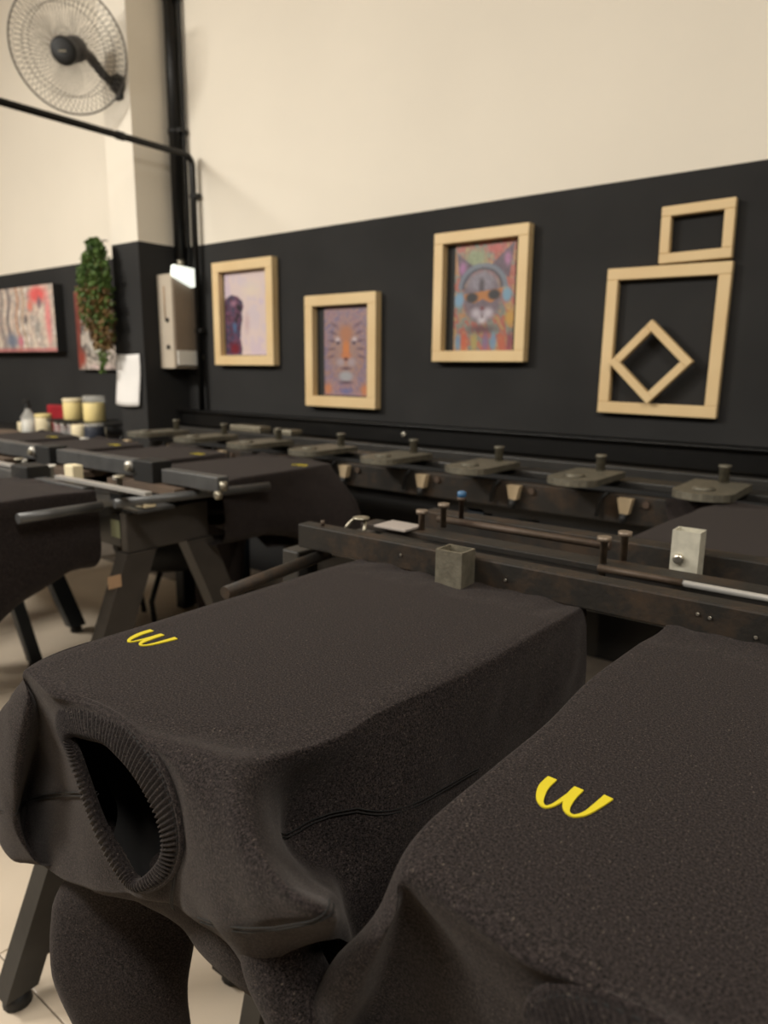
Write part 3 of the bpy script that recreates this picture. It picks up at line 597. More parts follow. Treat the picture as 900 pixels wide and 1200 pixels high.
# far bench along the wall ----------------------------------------------
b3 = empty('printing_bench', (-1.0, 2.2, -H), 'long dark printing bench with oval steel plates along picture wall', 'bench')
MB().box(-3.0, 2.4, 2.02, 2.05, -.435, -.352, ch=.003).build('front_beam', M['worn'], b3)
MB().box(-3.0, 2.4, 2.14, 2.24, -.352, -.330, ch=.003).build('top_bar', M['darksteel'], b3)
MB().box(-3.4, 2.4, 2.46, 2.52, -.378, -.332, ch=.003).build('rear_beam', M['darksteel'], b3)
MB().box(-3.0, 2.4, 2.05, 2.46, -.47, -.42).build('core_beam', M['blacksteel'], b3)
for k in range(-5, 8):
    x = -.46 - .352 * k
    pts = []
    for a in range(0, 181, 20): pts.append((x - .005 + .075 * math.cos(math.radians(180 + a)), 1.935 + .055 * math.sin(math.radians(180 + a))))
    pts += [(x + .07, 2.15), (x - .08, 2.15)]
    g = MB(); g.prism(pts, 'z', -.322, -.303); pt = g.build('clamp_plate', M['plate'], b3)
    MB().lathe((x, 2.13, -.303), [(.014, 0), (.014, .040), (.017, .041), (.017, .048)], 14).build('post', M['plate'], pt)
    MB().lathe((x - .01, 1.96, -.303), [(.030, 0), (.028, .006), (.010, .008)], 16).build('dial', M['plate'], pt)
    g = MB(); g.prism([(x - .245, -.358), (x - .203, -.358), (x - .212, -.402), (x - .236, -.402)], 'y', 1.992, 2.018); g.build('wood_block', M['block'], b3)
    g = MB(); g.tube([(x - .226, 2.0, -.402), (x - .228, 1.998, -.43)], .012, 8).build('strap', M['black'], b3)
    g = MB(); g.tube([(x - .28, 2.012, -.345), (x - .30, 2.008, -.37), (x - .31, 2.010, -.42)], .006, 6).build('hose', M['black'], b3)
    MB().lathe((x - .17, 2.019, -.372), [(.010, 0), (.010, .008)], 12, axis=(0, -1, 0)).build('bolt_head', M['brownrod'], b3)
for x in (-2.85, -1.2, .5, 2.2):
    for y in (2.05, 2.42): MB().box(x - .03, x + .03, y, y + .06, -H, -.46).build('leg', M['bluesteel'], b3)
MB().box(-2.95, -2.72, 2.48, 2.56, -.330, -.300, ch=.004).build('steel_tray', M['galv'], b3); MB().box(-2.62, -2.50, 2.48, 2.56, -.330, -.305, ch=.004).build('steel_tray', M['galv'], b3)
# stool beyond the middle bench
st = empty('stool', (-2.75, 1.95, -H), 'black round stool seen low between the splayed bench legs', 'stool')
MB().lathe((-2.75, 1.95, -.90), [(.16, 0), (.24, .03), (.26, .10), (.22, .16)], 24).build('seat', M['black'], st)
for a in (0.4, 1.97, 3.54, 5.1): MB().tube([(-2.75 + .10 * math.cos(a), 1.95 + .10 * math.sin(a), -.90), (-2.75 + .19 * math.cos(a), 1.95 + .19 * math.sin(a), -1.03), (-2.75 + .17 * math.cos(a), 1.95 + .17 * math.sin(a), -H + .012)], .012, 8).build('leg', M['black'], st)

# ------------------------------------------------------------------ sweatshirts
COLS = [
[(-0.745,0.97,-0.33),(-0.779,0.97,-0.3305),(-0.793,0.97,-0.338),(-0.797,0.97,-0.38),(-0.799,0.97,-0.43),(-0.799,0.97,-0.48),(-0.785,0.97,-0.52),(-0.735,0.97,-0.54),(-0.665,0.97,-0.53)],
[(-0.745,0.85,-0.33),(-0.779,0.85,-0.3305),(-0.793,0.85,-0.338),(-0.7985,0.85,-0.38),(-0.8025,0.85,-0.43),(-0.804,0.85,-0.48),(-0.79,0.85,-0.52),(-0.739,0.85,-0.54),(-0.665,0.85,-0.53)],
[(-0.745,0.72,-0.33),(-0.779,0.72,-0.3305),(-0.793,0.72,-0.338),(-0.8,0.72,-0.38),(-0.806,0.72,-0.43),(-0.809,0.72,-0.48),(-0.795,0.72,-0.52),(-0.743,0.72,-0.54),(-0.665,0.72,-0.53)],
[(-0.746,0.6,-0.33),(-0.78,0.6,-0.3305),(-0.794,0.6,-0.338),(-0.807,0.6,-0.38),(-0.821,0.6,-0.43),(-0.83,0.6,-0.49),(-0.816,0.6,-0.54),(-0.76,0.6,-0.56),(-0.666,0.6,-0.55)],
[(-0.747,0.5,-0.33),(-0.781,0.5,-0.3305),(-0.795,0.5,-0.338),(-0.82,0.5,-0.38),(-0.85,0.5,-0.43),(-0.871,0.5,-0.505),(-0.857,0.5,-0.57),(-0.793,0.5,-0.59),(-0.667,0.5,-0.58)],
[(-0.745,0.42,-0.33),(-0.782,0.405,-0.3305),(-0.797,0.392,-0.341),(-0.887,0.372,-0.4284),(-0.9292,0.372,-0.4854),(-0.9641,0.374,-0.5582),(-0.9598,0.374,-0.6215),(-0.9053,0.378,-0.6488),(-0.82,0.4,-0.62)],
[(-0.735,0.395,-0.33),(-0.768,0.36,-0.3305),(-0.783,0.35,-0.342),(-0.7666,0.344,-0.3688),(-0.7862,0.342,-0.4225),(-0.8129,0.343,-0.4875),(-0.8464,0.352,-0.5637),(-0.8301,0.366,-0.6173),(-0.8,0.39,-0.61)],
[(-0.72,0.38,-0.33),(-0.752,0.35,-0.3305),(-0.762,0.346,-0.343),(-0.8031,0.375,-0.4172),(-0.8817,0.4,-0.514),(-0.93,0.405,-0.5991),(-0.8972,0.388,-0.634),(-0.8171,0.375,-0.6263),(-0.78,0.4,-0.6)],
[(-0.69,0.375,-0.33),(-0.6957,0.3348,-0.33),(-0.6907,0.338,-0.3469),(-0.6765,0.342,-0.3843),(-0.6594,0.346,-0.4257),(-0.6503,0.35,-0.4667),(-0.6283,0.355,-0.51),(-0.6777,0.365,-0.5784),(-0.7,0.4,-0.56)],
[(-0.66,0.375,-0.33),(-0.6613,0.3398,-0.33),(-0.655,0.339,-0.3417),(-0.6469,0.342,-0.3853),(-0.6314,0.344,-0.4234),(-0.6186,0.346,-0.4578),(-0.5971,0.348,-0.4969),(-0.6002,0.355,-0.5387),(-0.64,0.4,-0.54)],
[(-0.62,0.38,-0.33),(-0.6313,0.3519,-0.33),(-0.602,0.338,-0.3297),(-0.5843,0.338,-0.3655),(-0.5671,0.338,-0.4038),(-0.5574,0.338,-0.445),(-0.5529,0.338,-0.4845),(-0.5492,0.345,-0.5136),(-0.58,0.39,-0.52)],
[(-0.575,0.385,-0.33),(-0.5791,0.3527,-0.33),(-0.5449,0.336,-0.3265),(-0.504,0.332,-0.3377),(-0.4774,0.328,-0.362),(-0.4694,0.327,-0.3988),(-0.4875,0.329,-0.4413),(-0.5107,0.34,-0.4938),(-0.53,0.38,-0.52)],
[(-0.53,0.39,-0.33),(-0.5384,0.3557,-0.33),(-0.5094,0.34,-0.3268),(-0.4641,0.326,-0.332),(-0.4422,0.318,-0.3619),(-0.4399,0.316,-0.3989),(-0.46,0.322,-0.441),(-0.4769,0.335,-0.4867),(-0.49,0.38,-0.53)],
[(-0.49,0.41,-0.33),(-0.4969,0.369,-0.33),(-0.4599,0.346,-0.3215),(-0.4242,0.325,-0.3313),(-0.3931,0.308,-0.3498),(-0.3835,0.302,-0.3781),(-0.3875,0.304,-0.4074),(-0.3859,0.31,-0.4334),(-0.3989,0.335,-0.4911)],
[(-0.475,0.43,-0.33),(-0.4671,0.3795,-0.33),(-0.4307,0.352,-0.3199),(-0.3943,0.325,-0.3266),(-0.3622,0.305,-0.3377),(-0.333,0.292,-0.3503),(-0.317,0.29,-0.3654),(-0.3207,0.297,-0.3844),(-0.3427,0.33,-0.4385)],
[(-0.46,0.46,-0.33),(-0.4447,0.3936,-0.33),(-0.4187,0.372,-0.3262),(-0.3907,0.345,-0.3391),(-0.3517,0.32,-0.3485),(-0.3108,0.303,-0.3461),(-0.2788,0.3,-0.3453),(-0.279,0.31,-0.3651),(-0.3166,0.345,-0.4268)],
[(-0.45,0.5,-0.33),(-0.4206,0.4207,-0.33),(-0.4103,0.408,-0.3364),(-0.4294,0.412,-0.3853),(-0.4283,0.41,-0.423),(-0.387,0.395,-0.4293),(-0.3373,0.375,-0.4163),(-0.3256,0.372,-0.4277),(-0.3345,0.38,-0.458)],
[(-0.45,0.55,-0.33),(-0.4095,0.4636,-0.33),(-0.3972,0.452,-0.3363),(-0.4064,0.448,-0.3767),(-0.4102,0.44,-0.4139),(-0.3993,0.436,-0.4424),(-0.3763,0.43,-0.4631),(-0.3682,0.43,-0.4944),(-0.3663,0.44,-0.5369)],
[(-0.44,0.62,-0.33),(-0.4037,0.5309,-0.33),(-0.3952,0.52,-0.3395),(-0.377,0.515,-0.39),(-0.368,0.5,-0.425),(-0.362,0.495,-0.46),(-0.36,0.49,-0.5),(-0.36,0.49,-0.54),(-0.39,0.5,-0.57)],
[(-0.43,0.72,-0.33),(-0.391,0.66,-0.3305),(-0.379,0.66,-0.342),(-0.372,0.66,-0.385),(-0.368,0.655,-0.43),(-0.366,0.65,-0.47),(-0.366,0.65,-0.51),(-0.38,0.65,-0.54),(-0.43,0.65,-0.56)],
[(-0.422,0.8,-0.33),(-0.388,0.8,-0.3305),(-0.374,0.8,-0.338),(-0.37,0.8,-0.38),(-0.368,0.8,-0.43),(-0.368,0.8,-0.48),(-0.382,0.8,-0.52),(-0.432,0.8,-0.54),(-0.502,0.8,-0.53)],
[(-0.42,0.9,-0.33),(-0.386,0.9,-0.3305),(-0.372,0.9,-0.338),(-0.368,0.9,-0.38),(-0.366,0.9,-0.43),(-0.366,0.9,-0.48),(-0.38,0.9,-0.52),(-0.43,0.9,-0.54),(-0.5,0.9,-0.53)],
[(-0.425,0.97,-0.33),(-0.391,0.97,-0.3305),(-0.377,0.97,-0.338),(-0.373,0.97,-0.38),(-0.371,0.97,-0.43),(-0.371,0.97,-0.48),(-0.385,0.97,-0.52),(-0.435,0.97,-0.54),(-0.505,0.97,-0.53)]]
COLLAR_OUT = [(-0.6522,0.349,-0.3344),(-0.602,0.347,-0.3298),(-0.5624,0.342,-0.328),(-0.5205,0.335,-0.3326),(-0.4894,0.33,-0.3435),(-0.4692,0.326,-0.3681),(-0.4643,0.325,-0.3978),(-0.4819,0.328,-0.4346),(-0.5127,0.331,-0.4664),(-0.5475,0.334,-0.4905),(-0.5783,0.337,-0.4956),(-0.6071,0.339,-0.4826),(-0.6355,0.341,-0.4575),(-0.6559,0.342,-0.4273),(-0.6767,0.343,-0.3965),(-0.6933,0.343,-0.37),(-0.691,0.345,-0.3535),(-0.6779,0.348,-0.3429)]
COLLAR_IN = [(-0.6203,0.334,-0.3603),(-0.5894,0.333,-0.3544),(-0.5609,0.331,-0.3573),(-0.5354,0.329,-0.3631),(-0.5126,0.327,-0.3734),(-0.4936,0.325,-0.3894),(-0.4904,0.325,-0.4098),(-0.5042,0.328,-0.4333),(-0.5235,0.331,-0.4557),(-0.5508,0.334,-0.481),(-0.563,0.333,-0.478),(-0.5858,0.332,-0.462),(-0.6081,0.331,-0.4356),(-0.6246,0.331,-0.4076),(-0.6406,0.332,-0.3852),(-0.6537,0.333,-0.3734),(-0.6532,0.334,-0.3689),(-0.6416,0.335,-0.3653)]
BAG = [
[(-0.7602,0.445,-0.5403),(-0.7602,0.395,-0.5403),(-0.7216,0.381,-0.5721),(-0.7385,0.389,-0.6271),(-0.7385,0.439,-0.6371),(-0.7385,0.529,-0.6071),(-0.7385,0.689,-0.5871)],
[(-0.6474,0.432,-0.5161),(-0.6474,0.382,-0.5161),(-0.6199,0.368,-0.5364),(-0.6196,0.376,-0.5686),(-0.6196,0.426,-0.5786),(-0.6196,0.516,-0.5486),(-0.6196,0.676,-0.5286)],
[(-0.5661,0.42,-0.4914),(-0.5661,0.37,-0.4914),(-0.5338,0.356,-0.5051),(-0.5312,0.364,-0.5408),(-0.5312,0.414,-0.5508),(-0.5312,0.504,-0.5208),(-0.5312,0.664,-0.5008)],
[(-0.5066,0.412,-0.4765),(-0.5066,0.362,-0.4765),(-0.4812,0.348,-0.4998),(-0.4892,0.356,-0.5411),(-0.4892,0.406,-0.5511),(-0.4892,0.496,-0.5211),(-0.4892,0.656,-0.5011)],
[(-0.4576,0.41,-0.4597),(-0.4576,0.36,-0.4597),(-0.4391,0.346,-0.4928),(-0.4477,0.354,-0.5419),(-0.4477,0.404,-0.5519),(-0.4477,0.494,-0.5219),(-0.4477,0.654,-0.5019)],
[(-0.4204,0.415,-0.4611),(-0.4204,0.365,-0.4611),(-0.4063,0.351,-0.4948),(-0.4115,0.359,-0.545),(-0.4115,0.409,-0.555),(-0.4115,0.499,-0.525),(-0.4115,0.659,-0.505)],
[(-0.41,0.43,-0.483),(-0.41,0.38,-0.483),(-0.3932,0.366,-0.5155),(-0.3952,0.374,-0.5601),(-0.3952,0.424,-0.5701),(-0.3952,0.514,-0.5401),(-0.3952,0.674,-0.5201)]]

PO = (-.585, .345, -.33)      # middle of the near end of the first pallet
def cr1(P, t):
    """Catmull-Rom through rows of P (n, k, 3) at parameters t"""
    n = len(P); i = np.clip(t.astype(int), 0, n - 2); f = (t - i)[:, None, None]
    p0 = P[np.maximum(i - 1, 0)]; p1 = P[i]; p2 = P[i + 1]; p3 = P[np.minimum(i + 2, n - 1)]
    return .5 * ((2 * p1) + (p2 - p0) * f + (2 * p0 - 5 * p1 + 4 * p2 - p3) * f * f + (3 * p1 - p0 - 3 * p2 + p3) * f ** 3)
def surf(P, ts, tt):
    A = cr1(P, ts); B = cr1(np.swapaxes(A, 0, 1), tt); return np.swapaxes(B, 0, 1)
def add_spine(C):
    out = []
    YS = (.97, .85, .74, .65, .56)
    for ci, c in enumerate(C):
        e = c[1]; ys = YS[min(ci, len(C) - 1 - ci, 4)]; s = np.array((PO[0], ys, -.33))
        a = np.array(c[0]); out.append(np.vstack([[s + (a - s) * k for k in (0, .34, .67)], c]))
    return np.array(out)
def wrinkle(P, amp, seed):
    """very soft irregularity of thick cloth"""
    sh = P.shape; q = P.reshape(-1, 3)
    w_ = np.array([mnoise.noise(Vector((p[0] * 9 + seed, p[1] * 9, p[2] * 9))) + .45 * mnoise.noise(Vector((p[0] * 24, p[1] * 24 + seed, p[2] * 24))) for p in q]).reshape(sh[:2])
    return w_ * amp
def normals(P):
    a = np.gradient(P, axis=0); b = np.gradient(P, axis=1); n = np.cross(a, b); l = np.linalg.norm(n, axis=2, keepdims=True); return n / np.maximum(l, 1e-9)
def grid_mesh(name, P, keep=None, mats=None, parent=None, flip=False, thick=.003):
    n, m = P.shape[:2]; fs = []
    for i in range(n - 1):
        for j in range(m - 1):
            if keep is not None and not keep[i, j]: continue
            a = i * m + j; f = (a, a + 1, a + m + 1, a + m); fs.append(f[::-1] if flip else f)
    me = bpy.data.meshes.new(name); me.from_pydata(P.reshape(-1, 3).tolist(), [], fs)
    bm = bmesh.new(); bm.from_mesh(me); bmesh.ops.delete(bm, geom=[v for v in bm.verts if not v.link_faces], context='VERTS'); bmesh.ops.remove_doubles(bm, verts=bm.verts[:], dist=2e-5); bmesh.ops.dissolve_degenerate(bm, edges=bm.edges[:], dist=1e-5); bm.to_mesh(me); bm.free()
    o = link(name, me, mats, parent, smooth=True)
    if name == 'body':      # the flat face on the pallet needs no smoothing
        n_ = len(me.vertices); co = np.empty(n_ * 3); me.vertices.foreach_get('co', co); zz = co[2::3] > -.0004
        for q_ in me.polygons:
            if all(zz[k_] for k_ in q_.vertices): q_.use_smooth = False
    if thick: s = o.modifiers.new('thickness', 'SOLIDIFY'); s.thickness = thick; s.offset = 0; s.use_rim = True
    return o
def sheet_tube(name, C, ra, rb, dirs, parent, mats, groove=None, seed=0, n=40, m=40, open_end=True):
    """hanging sleeve: flattened tube. C centres, ra half width along dirs, rb half depth"""
    C = np.array(C, float); t = np.linspace(0, len(C) - 1, m); Cs = cr1(C[:, None, :], t)[:, 0]
    RA = np.interp(t, range(len(C)), ra); RB = np.interp(t, range(len(C)), rb); d = Vector(dirs).normalized(); e = Vector((0, 0, 1)).cross(d).normalized()
    d = np.array(d); e = np.array(e); P = np.zeros((n + 1, m, 3))
    for k in range(n + 1):
        a = 2 * math.pi * k / n
        fold = 1 + .10 * np.sin(3 * a + seed) * np.sin(t * 1.3 + seed)
        x = math.cos(a); y = math.sin(a)
        g = 0
        if groove is not None: g = groove[1] * math.exp(-((x - groove[0]) / groove[2]) ** 2) * (1 if y < 0 else 0)
        P[k] = Cs + np.outer(RA * x * fold, d) + np.outer(RB * (y + g) * fold, e)
    P[-1] = P[0]; P += normals(P) * wrinkle(P, .004, seed)[:, :, None]; P[-1] = P[0]
    return grid_mesh(name, P, None, mats, parent, thick=.003)
def seam(parent, S, path, name='seam', gap=.0020, r=.0007, depth=.0):
    """double row of stitching that follows the cloth; path in column/row parameters"""
    pts = []
    for (a, b), (c, d) in zip(path, path[1:]):
        for k in range(10): pts.append((a + (c - a) * k / 10, b + (d - b) * k / 10))
    pts.append(path[-1]); g = MB()
    Q = np.array([surf(S, np.array([a]), np.array([b + 3]))[0, 0] for a, b in pts])
    Qn = np.array([surf(S, np.array([a + .02]), np.array([b + 3]))[0, 0] for a, b in pts]); Qm = np.array([surf(S, np.array([a]), np.array([b + 3.02]))[0, 0] for a, b in pts])
    N_ = np.cross(Qn - Q, Qm - Q); N_ /= np.maximum(np.linalg.norm(N_, axis=1, keepdims=True), 1e-12)
    T_ = np.gradient(Q, axis=0); B_ = np.cross(N_, T_); B_ /= np.maximum(np.linalg.norm(B_, axis=1, keepdims=True), 1e-12)
    for s in (-1, 1): g.tube((Q + N_ * -.0009 + B_ * s * gap).tolist(), r, 6)
    return g.build(name, M['thread'], parent)
SGN = 1
def logo_mesh(parent, dx=0.0, dy=0.0, dz=-.3288):
    """hand-drawn lower-case w with slanted open strokes"""
    S = [((-0.216, 0.5079), (-0.2162, 0.4924), (-0.2128, 0.4788), (-0.2086, 0.4709), (-0.2035, 0.468), (-0.1996, 0.4738), (-0.1964, 0.4885), (-0.1937, 0.5003), (-0.1929, 0.5075)),
         ((-0.1929, 0.5075), (-0.1934, 0.4943), (-0.1917, 0.4811), (-0.1886, 0.4739), (-0.1847, 0.4707), (-0.1804, 0.4716), (-0.1755, 0.4801), (-0.1723, 0.4956), (-0.1699, 0.5108))]
    vs = []; fs = []
    for st_ in S:
        c = np.array([(p[0], p[1], -.33) for p in st_]); t = np.linspace(0, len(c) - 1, 40); c = cr1(c[:, None, :], t)[:, 0]
        T_ = np.gradient(c, axis=0); T_ /= np.linalg.norm(T_, axis=1, keepdims=True); N_ = np.c_[-T_[:, 1], T_[:, 0], T_[:, 2] * 0]
        u = np.linspace(0, 1, 40); wd = .0027 + .0009 * np.sin(u * math.pi * 2 + .8) * 1.0 + .0006 * np.cos(u * 6.28 * 1)
        q = len(vs)
        for i in range(40):
            a = c[i] + N_[i] * wd[i]; b = c[i] - N_[i] * wd[i]
            vs += [(a[0] + dx, a[1] + dy, dz), (b[0] + dx, b[1] + dy, dz), (a[0] + dx, a[1] + dy, dz - .0012), (b[0] + dx, b[1] + dy, dz - .0012)]
        for i in range(39):
            k = q + i * 4; fs += [(k, k + 1, k + 5, k + 4), (k, k + 4, k + 6, k + 2), (k + 1, k + 3, k + 7, k + 5)]
        fs += [(q, q + 2, q + 3, q + 1), (q + 156, q + 157, q + 159, q + 158)]
        dz += .00006
    me = bpy.data.meshes.new('printed_letter'); me.from_pydata(vs, [], fs)
    bm = bmesh.new(); bm.from_mesh(me); bmesh.ops.recalc_face_normals(bm, faces=bm.faces[:]); bm.to_mesh(me); bm.free()
    o = link('printed_letter', me, M['yellow'], parent); o['label'] = 'yellow printed letter w'; return o
def collar(parent, out, inn, ribs=98):
    A = np.array(out); B = np.array(inn); n = len(A); t = np.linspace(0, n, ribs * 4, endpoint=False)
    def closed(P):
        Q = np.vstack([P[-2:], P, P[:3]]); return cr1(Q[:, None, :], t + 2)[:, 0]
    a = closed(A); b = closed(B); m = 11; P = np.zeros((len(t) + 1, m, 3)); ctr = a.mean(0)
    tan = np.gradient(a, axis=0); nrm = np.cross(tan, b - a); nrm /= np.maximum(np.linalg.norm(nrm, axis=1, keepdims=True), 1e-9)
    if nrm[:, 1].mean() > 0: nrm = -nrm
    rib = (np.arange(len(t)) % 4 < 2) * .0023
    for j in range(m):
        u = j / (m - 1)
        if u < .8: f = u / .8; q = a + (b - a) * f; h = .0036 + .0026 * math.sin(math.pi * (f * .75 + .08)) + rib * min(1, f * 9)
        else:
            f = (u - .8) / .2; q = b + (b - a) * .02 * (1 - f) - nrm * (.004 * f) + (a - b) * .10 * f; h = (1 - f) * (.0015 + rib * .6)
        P[:-1, j] = q + nrm * np.broadcast_to(h, (len(t),))[:, None]
    P[-1] = P[0]
    o = grid_mesh('collar', P, None, M['rib'], parent, thick=.0)
    # stitched welt around the collar
    g = MB(); k = slice(None, None, 4); g.tube((a[k] + nrm[k] * .0026 + (a - b)[k] * .03).tolist(), .0026, 8, closed=True); g.build('welt', M['fleece'], o)
    g = MB(); g.tube((a[k] + nrm[k] * .0046 + (b - a)[k] * .09).tolist(), .0011, 6, closed=True); g.build('seam', M['thread'], o)
    g = MB(); inner_w = b + (b - a) * .0; 
    return o
def inside_poly(x, z, poly):
    c = False; j = len(poly) - 1
    for i in range(len(poly)):
        xi, zi = poly[i][0], poly[i][2]; xj, zj = poly[j][0], poly[j][2]
        if (zi > z) != (zj > z) and x < (xj - xi) * (z - zi) / (zj - zi) + xi: c = not c
        j = i
    return c
def sweatshirt(label, group, tweak=None, seed=0, res=1.0, loc=None, sleeves=True, cdx=(0, 0)):
    root = empty('sweatshirt', PO, label, 'sweatshirt', group)
    S = add_spine(COLS); CO = [list(p) for p in COLLAR_OUT]; CI = [list(p) for p in COLLAR_IN]
    if tweak: S, CO, CI = tweak(S, CO, CI)
    nc, nr = S.shape[:2]; ts = np.linspace(0, nc - 1, int((nc - 1) * 12 * res) + 1); tt = np.linspace(0, nr - 1, int((nr - 1) * 9 * res) + 1)
    A_ = cr1(S, ts); A_[:, 0, 1] = np.maximum(A_[:, 0, 1], .56); P = np.swapaxes(cr1(np.swapaxes(A_, 0, 1), tt), 0, 1)
    fl = np.clip((-.335 - P[:, :, 2]) / .05, 0, 1); wk = wrinkle(P, .0055, seed) * fl
    far = np.clip((P[:, :, 1] - .86) / .08, 0, 1) * (P[:, :, 2] > -.36)
    wk2 = np.array([mnoise.noise(Vector((p[0] * 26 + seed, p[1] * 10, 0))) for p in P.reshape(-1, 3)]).reshape(P.shape[:2]) * .007 * far
    N_ = normals(P); N_ *= np.sign((N_[:, :, 2:3].sum() or 1)); P = P + N_ * wk[:, :, None]; P[:, :, 2] += wk2 - .004 * far
    nt, mt = P.shape[:2]; keep = np.ones((nt - 1, mt - 1), bool)
    cen = (P[:-1, :-1] + P[1:, 1:]) / 2
    shrunk = [(o_[0] * .80 + i_[0] * .20, 0, o_[2] * .80 + i_[2] * .20) for o_, i_ in zip(CO, CI)]
    for i in range(nt - 1):
        for j in range(mt - 1):
            c = cen[i, j]
            if c[1] < .40 and c[2] < -.3335 and inside_poly(c[0], c[2], shrunk): keep[i, j] = False
    body = grid_mesh('body', P, keep, M['fleece'], root, flip=False, thick=0)
    collar(root, CO, CI, ribs=98)
    return root, S

BAG_A = np.array(BAG, float)
def finish_shirt(root, S, seed, left_sleeve=True, right_sleeve=True, seams=True):
    t = np.linspace(0, len(BAG_A) - 1, 60); u = np.linspace(0, BAG_A.shape[1] - 1, 40)
    P = surf(BAG_A, t, u); P = P + normals(P) * wrinkle(P, .004, seed + 3)[:, :, None]
    grid_mesh('back_panel', P, None, M['fleece'], root, thick=.003)
    # inner cloth seen through the neck opening
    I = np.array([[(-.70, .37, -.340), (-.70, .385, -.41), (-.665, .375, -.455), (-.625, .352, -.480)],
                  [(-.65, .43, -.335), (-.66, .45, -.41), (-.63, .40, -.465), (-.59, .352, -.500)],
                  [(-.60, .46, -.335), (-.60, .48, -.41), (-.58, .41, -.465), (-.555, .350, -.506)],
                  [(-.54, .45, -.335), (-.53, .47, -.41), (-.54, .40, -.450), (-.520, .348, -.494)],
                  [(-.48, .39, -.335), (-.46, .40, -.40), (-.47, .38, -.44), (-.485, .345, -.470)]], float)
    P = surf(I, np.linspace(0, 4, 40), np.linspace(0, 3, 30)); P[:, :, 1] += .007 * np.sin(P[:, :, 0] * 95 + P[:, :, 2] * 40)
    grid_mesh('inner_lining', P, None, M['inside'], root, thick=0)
    if left_sleeve:
        sheet_tube('sleeve', [(-.735, .46, -.56), (-.745, .452, -.62), (-.748, .44, -.68), (-.735, .42, -.76), (-.725, .42, -.84), (-.715, .42, -.93), (-.71, .42, -.98)],
                   [.070, .088, .094, .084, .072, .060, .050], [.05, .055, .05, .045, .04, .035, .032], (.80, .60, 0), root, M['fleece'], seed=seed)
    if right_sleeve:
        sheet_tube('sleeve', [(-.365, .352, -.420), (-.372, .345, -.445), (-.362, .343, -.475), (-.340, .345, -.505), (-.315, .350, -.55), (-.29, .37, -.68), (-.28, .39, -.84)],
                   [.020, .026, .028, .030, .034, .038, .038], [.018, .024, .03, .034, .036, .035, .032], (.80, .60, 0), root, M['fleece'], seed=seed + 1)
    if seams:
        g = seam(root, S, [(4.6, 5.3), (5, 5.45), (6, 5.75), (6.5, 5.2), (7, 4.85), (7.5, 4.55), (8, 4.35), (8.5, 4.2)])
        seam(root, S, [(12.4, 6.7), (13, 6.75), (14, 6.85), (14.6, 6.65), (15, 6.25), (15.3, 6.0)])
        seam(root, S, [(15.8, 3.9), (16, 4.0), (16.5, 4.05), (17, 3.95), (17.5, 3.7), (18, 3.85), (18.5, 4.1), (19, 4.4)], gap=.0015)
        seam(root, S, [(11.1, 4.9), (11.1, 5.6), (11.15, 6.3), (11.2, 7.0)], gap=.0014)

GRP = 'sweatshirts pulled over the far pallets'
r1, S1 = sweatshirt('charcoal sweatshirt on left near pallet, hollow neck opening in view', None, seed=1)
finish_shirt(r1, S1, 1); logo_mesh(r1, -.543, -.007)

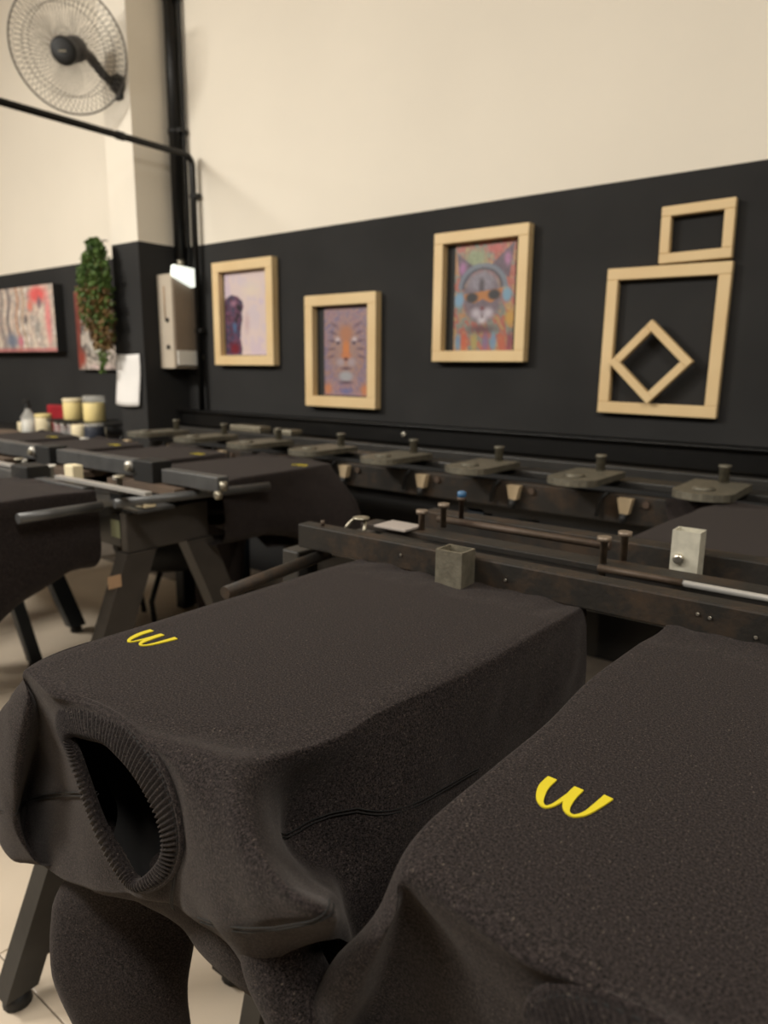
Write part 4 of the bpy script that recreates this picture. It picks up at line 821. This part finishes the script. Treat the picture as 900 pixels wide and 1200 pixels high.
def tweak2(S, CO, CI):
    S = S.copy()
    # left shoulder falls more steeply than on the first shirt
    for c_, row in ((5, [(-0.8152, 0.366, -0.4042), (-0.8431, 0.364, -0.4502), (-0.8758, 0.362, -0.5087), (-0.9051, 0.362, -0.5744), (-0.9072, 0.368, -0.634)]),
                    (6, [(-0.7785, 0.34, -0.3641), (-0.7943, 0.336, -0.4014), (-0.8155, 0.335, -0.4506), (-0.8371, 0.337, -0.5082), (-0.8494, 0.35, -0.5778)]),
                    (7, [(-0.7761, 0.362, -0.3762), (-0.7949, 0.378, -0.434), (-0.8099, 0.384, -0.4862), (-0.8213, 0.384, -0.5384), (-0.8279, 0.384, -0.5983)])):
        for q_, p_ in enumerate(row): S[c_, 6 + q_] = p_
    S[4, 6:, 0] += .02
    for c_ in (8, 9): S[c_, 9:, 2] -= np.array((.01, .03, .04))
    S[:2, 4:, 0] += .006
    S[1:3, 4:6, 0] -= .006
    CO = [(x + .024, y - .014, z) for x, y, z in CO]; CI = [(x + .024, y - .014, z) for x, y, z in CI]
    CI = [(x, y - .024, z + .009) if z > -.42 else (x, y - .008, z) for x, y, z in CI]
    for c_ in range(8, 13): S[c_, 4:, 0] += .010; S[c_, 4:, 1] -= .004
    return S, CO, CI
r2, S2 = sweatshirt('charcoal sweatshirt on right near pallet, cropped by right edge, larger yellow print', None, tweak=tweak2, seed=7)
finish_shirt(r2, S2, 5); logo_mesh(r2, -.527, .0)
r2.location.x += .527

def place(label, x, y, flip, drop=()):
    c = copy_tree(r1); c['label'] = label; c['group'] = GRP
    c.location = (x, y, PO[2] + H)
    if flip: c.rotation_euler = (0, 0, math.pi); c.scale = (1, .8 if x < -1 else 1, 1)
    return c
def tweak3(S, CO, CI):
    S = S.copy()
    for c in range(13, S.shape[0]):
        k = np.clip((S[c, 4, 1] - .40) / .5, 0, 1); f = 2.1 - 1.0 * k
        S[c, 5:, 2] = -.345 + (S[c, 5:, 2] + .345) * f; S[c, 5:, 0] += .02 * (1 - k)
    return S, CO, CI
r3, S3 = sweatshirt('charcoal sweatshirt at left edge, on near side of the grey-blue bench', GRP, tweak=tweak3, seed=11, res=.6)
finish_shirt(r3, S3, 9, seams=False); logo_mesh(r3, -.543, -.007); r3.location = (-2.01, .415, PO[2] + H)
place('charcoal sweatshirt on far side of grey-blue bench, nearest of that row', -1.87, 1.86, True)
place('second charcoal sweatshirt from the splayed legs, far side of grey-blue bench', -2.385, 1.83, True)
place('third charcoal sweatshirt from the splayed legs, far side of grey-blue bench', -2.90, 1.80, True)
place('fourth charcoal sweatshirt from the splayed legs, far side of grey-blue bench', -3.415, 1.80, True)
place('charcoal sweatshirt behind upright galvanised tube, far side of near bench', -.26, 1.94, True)
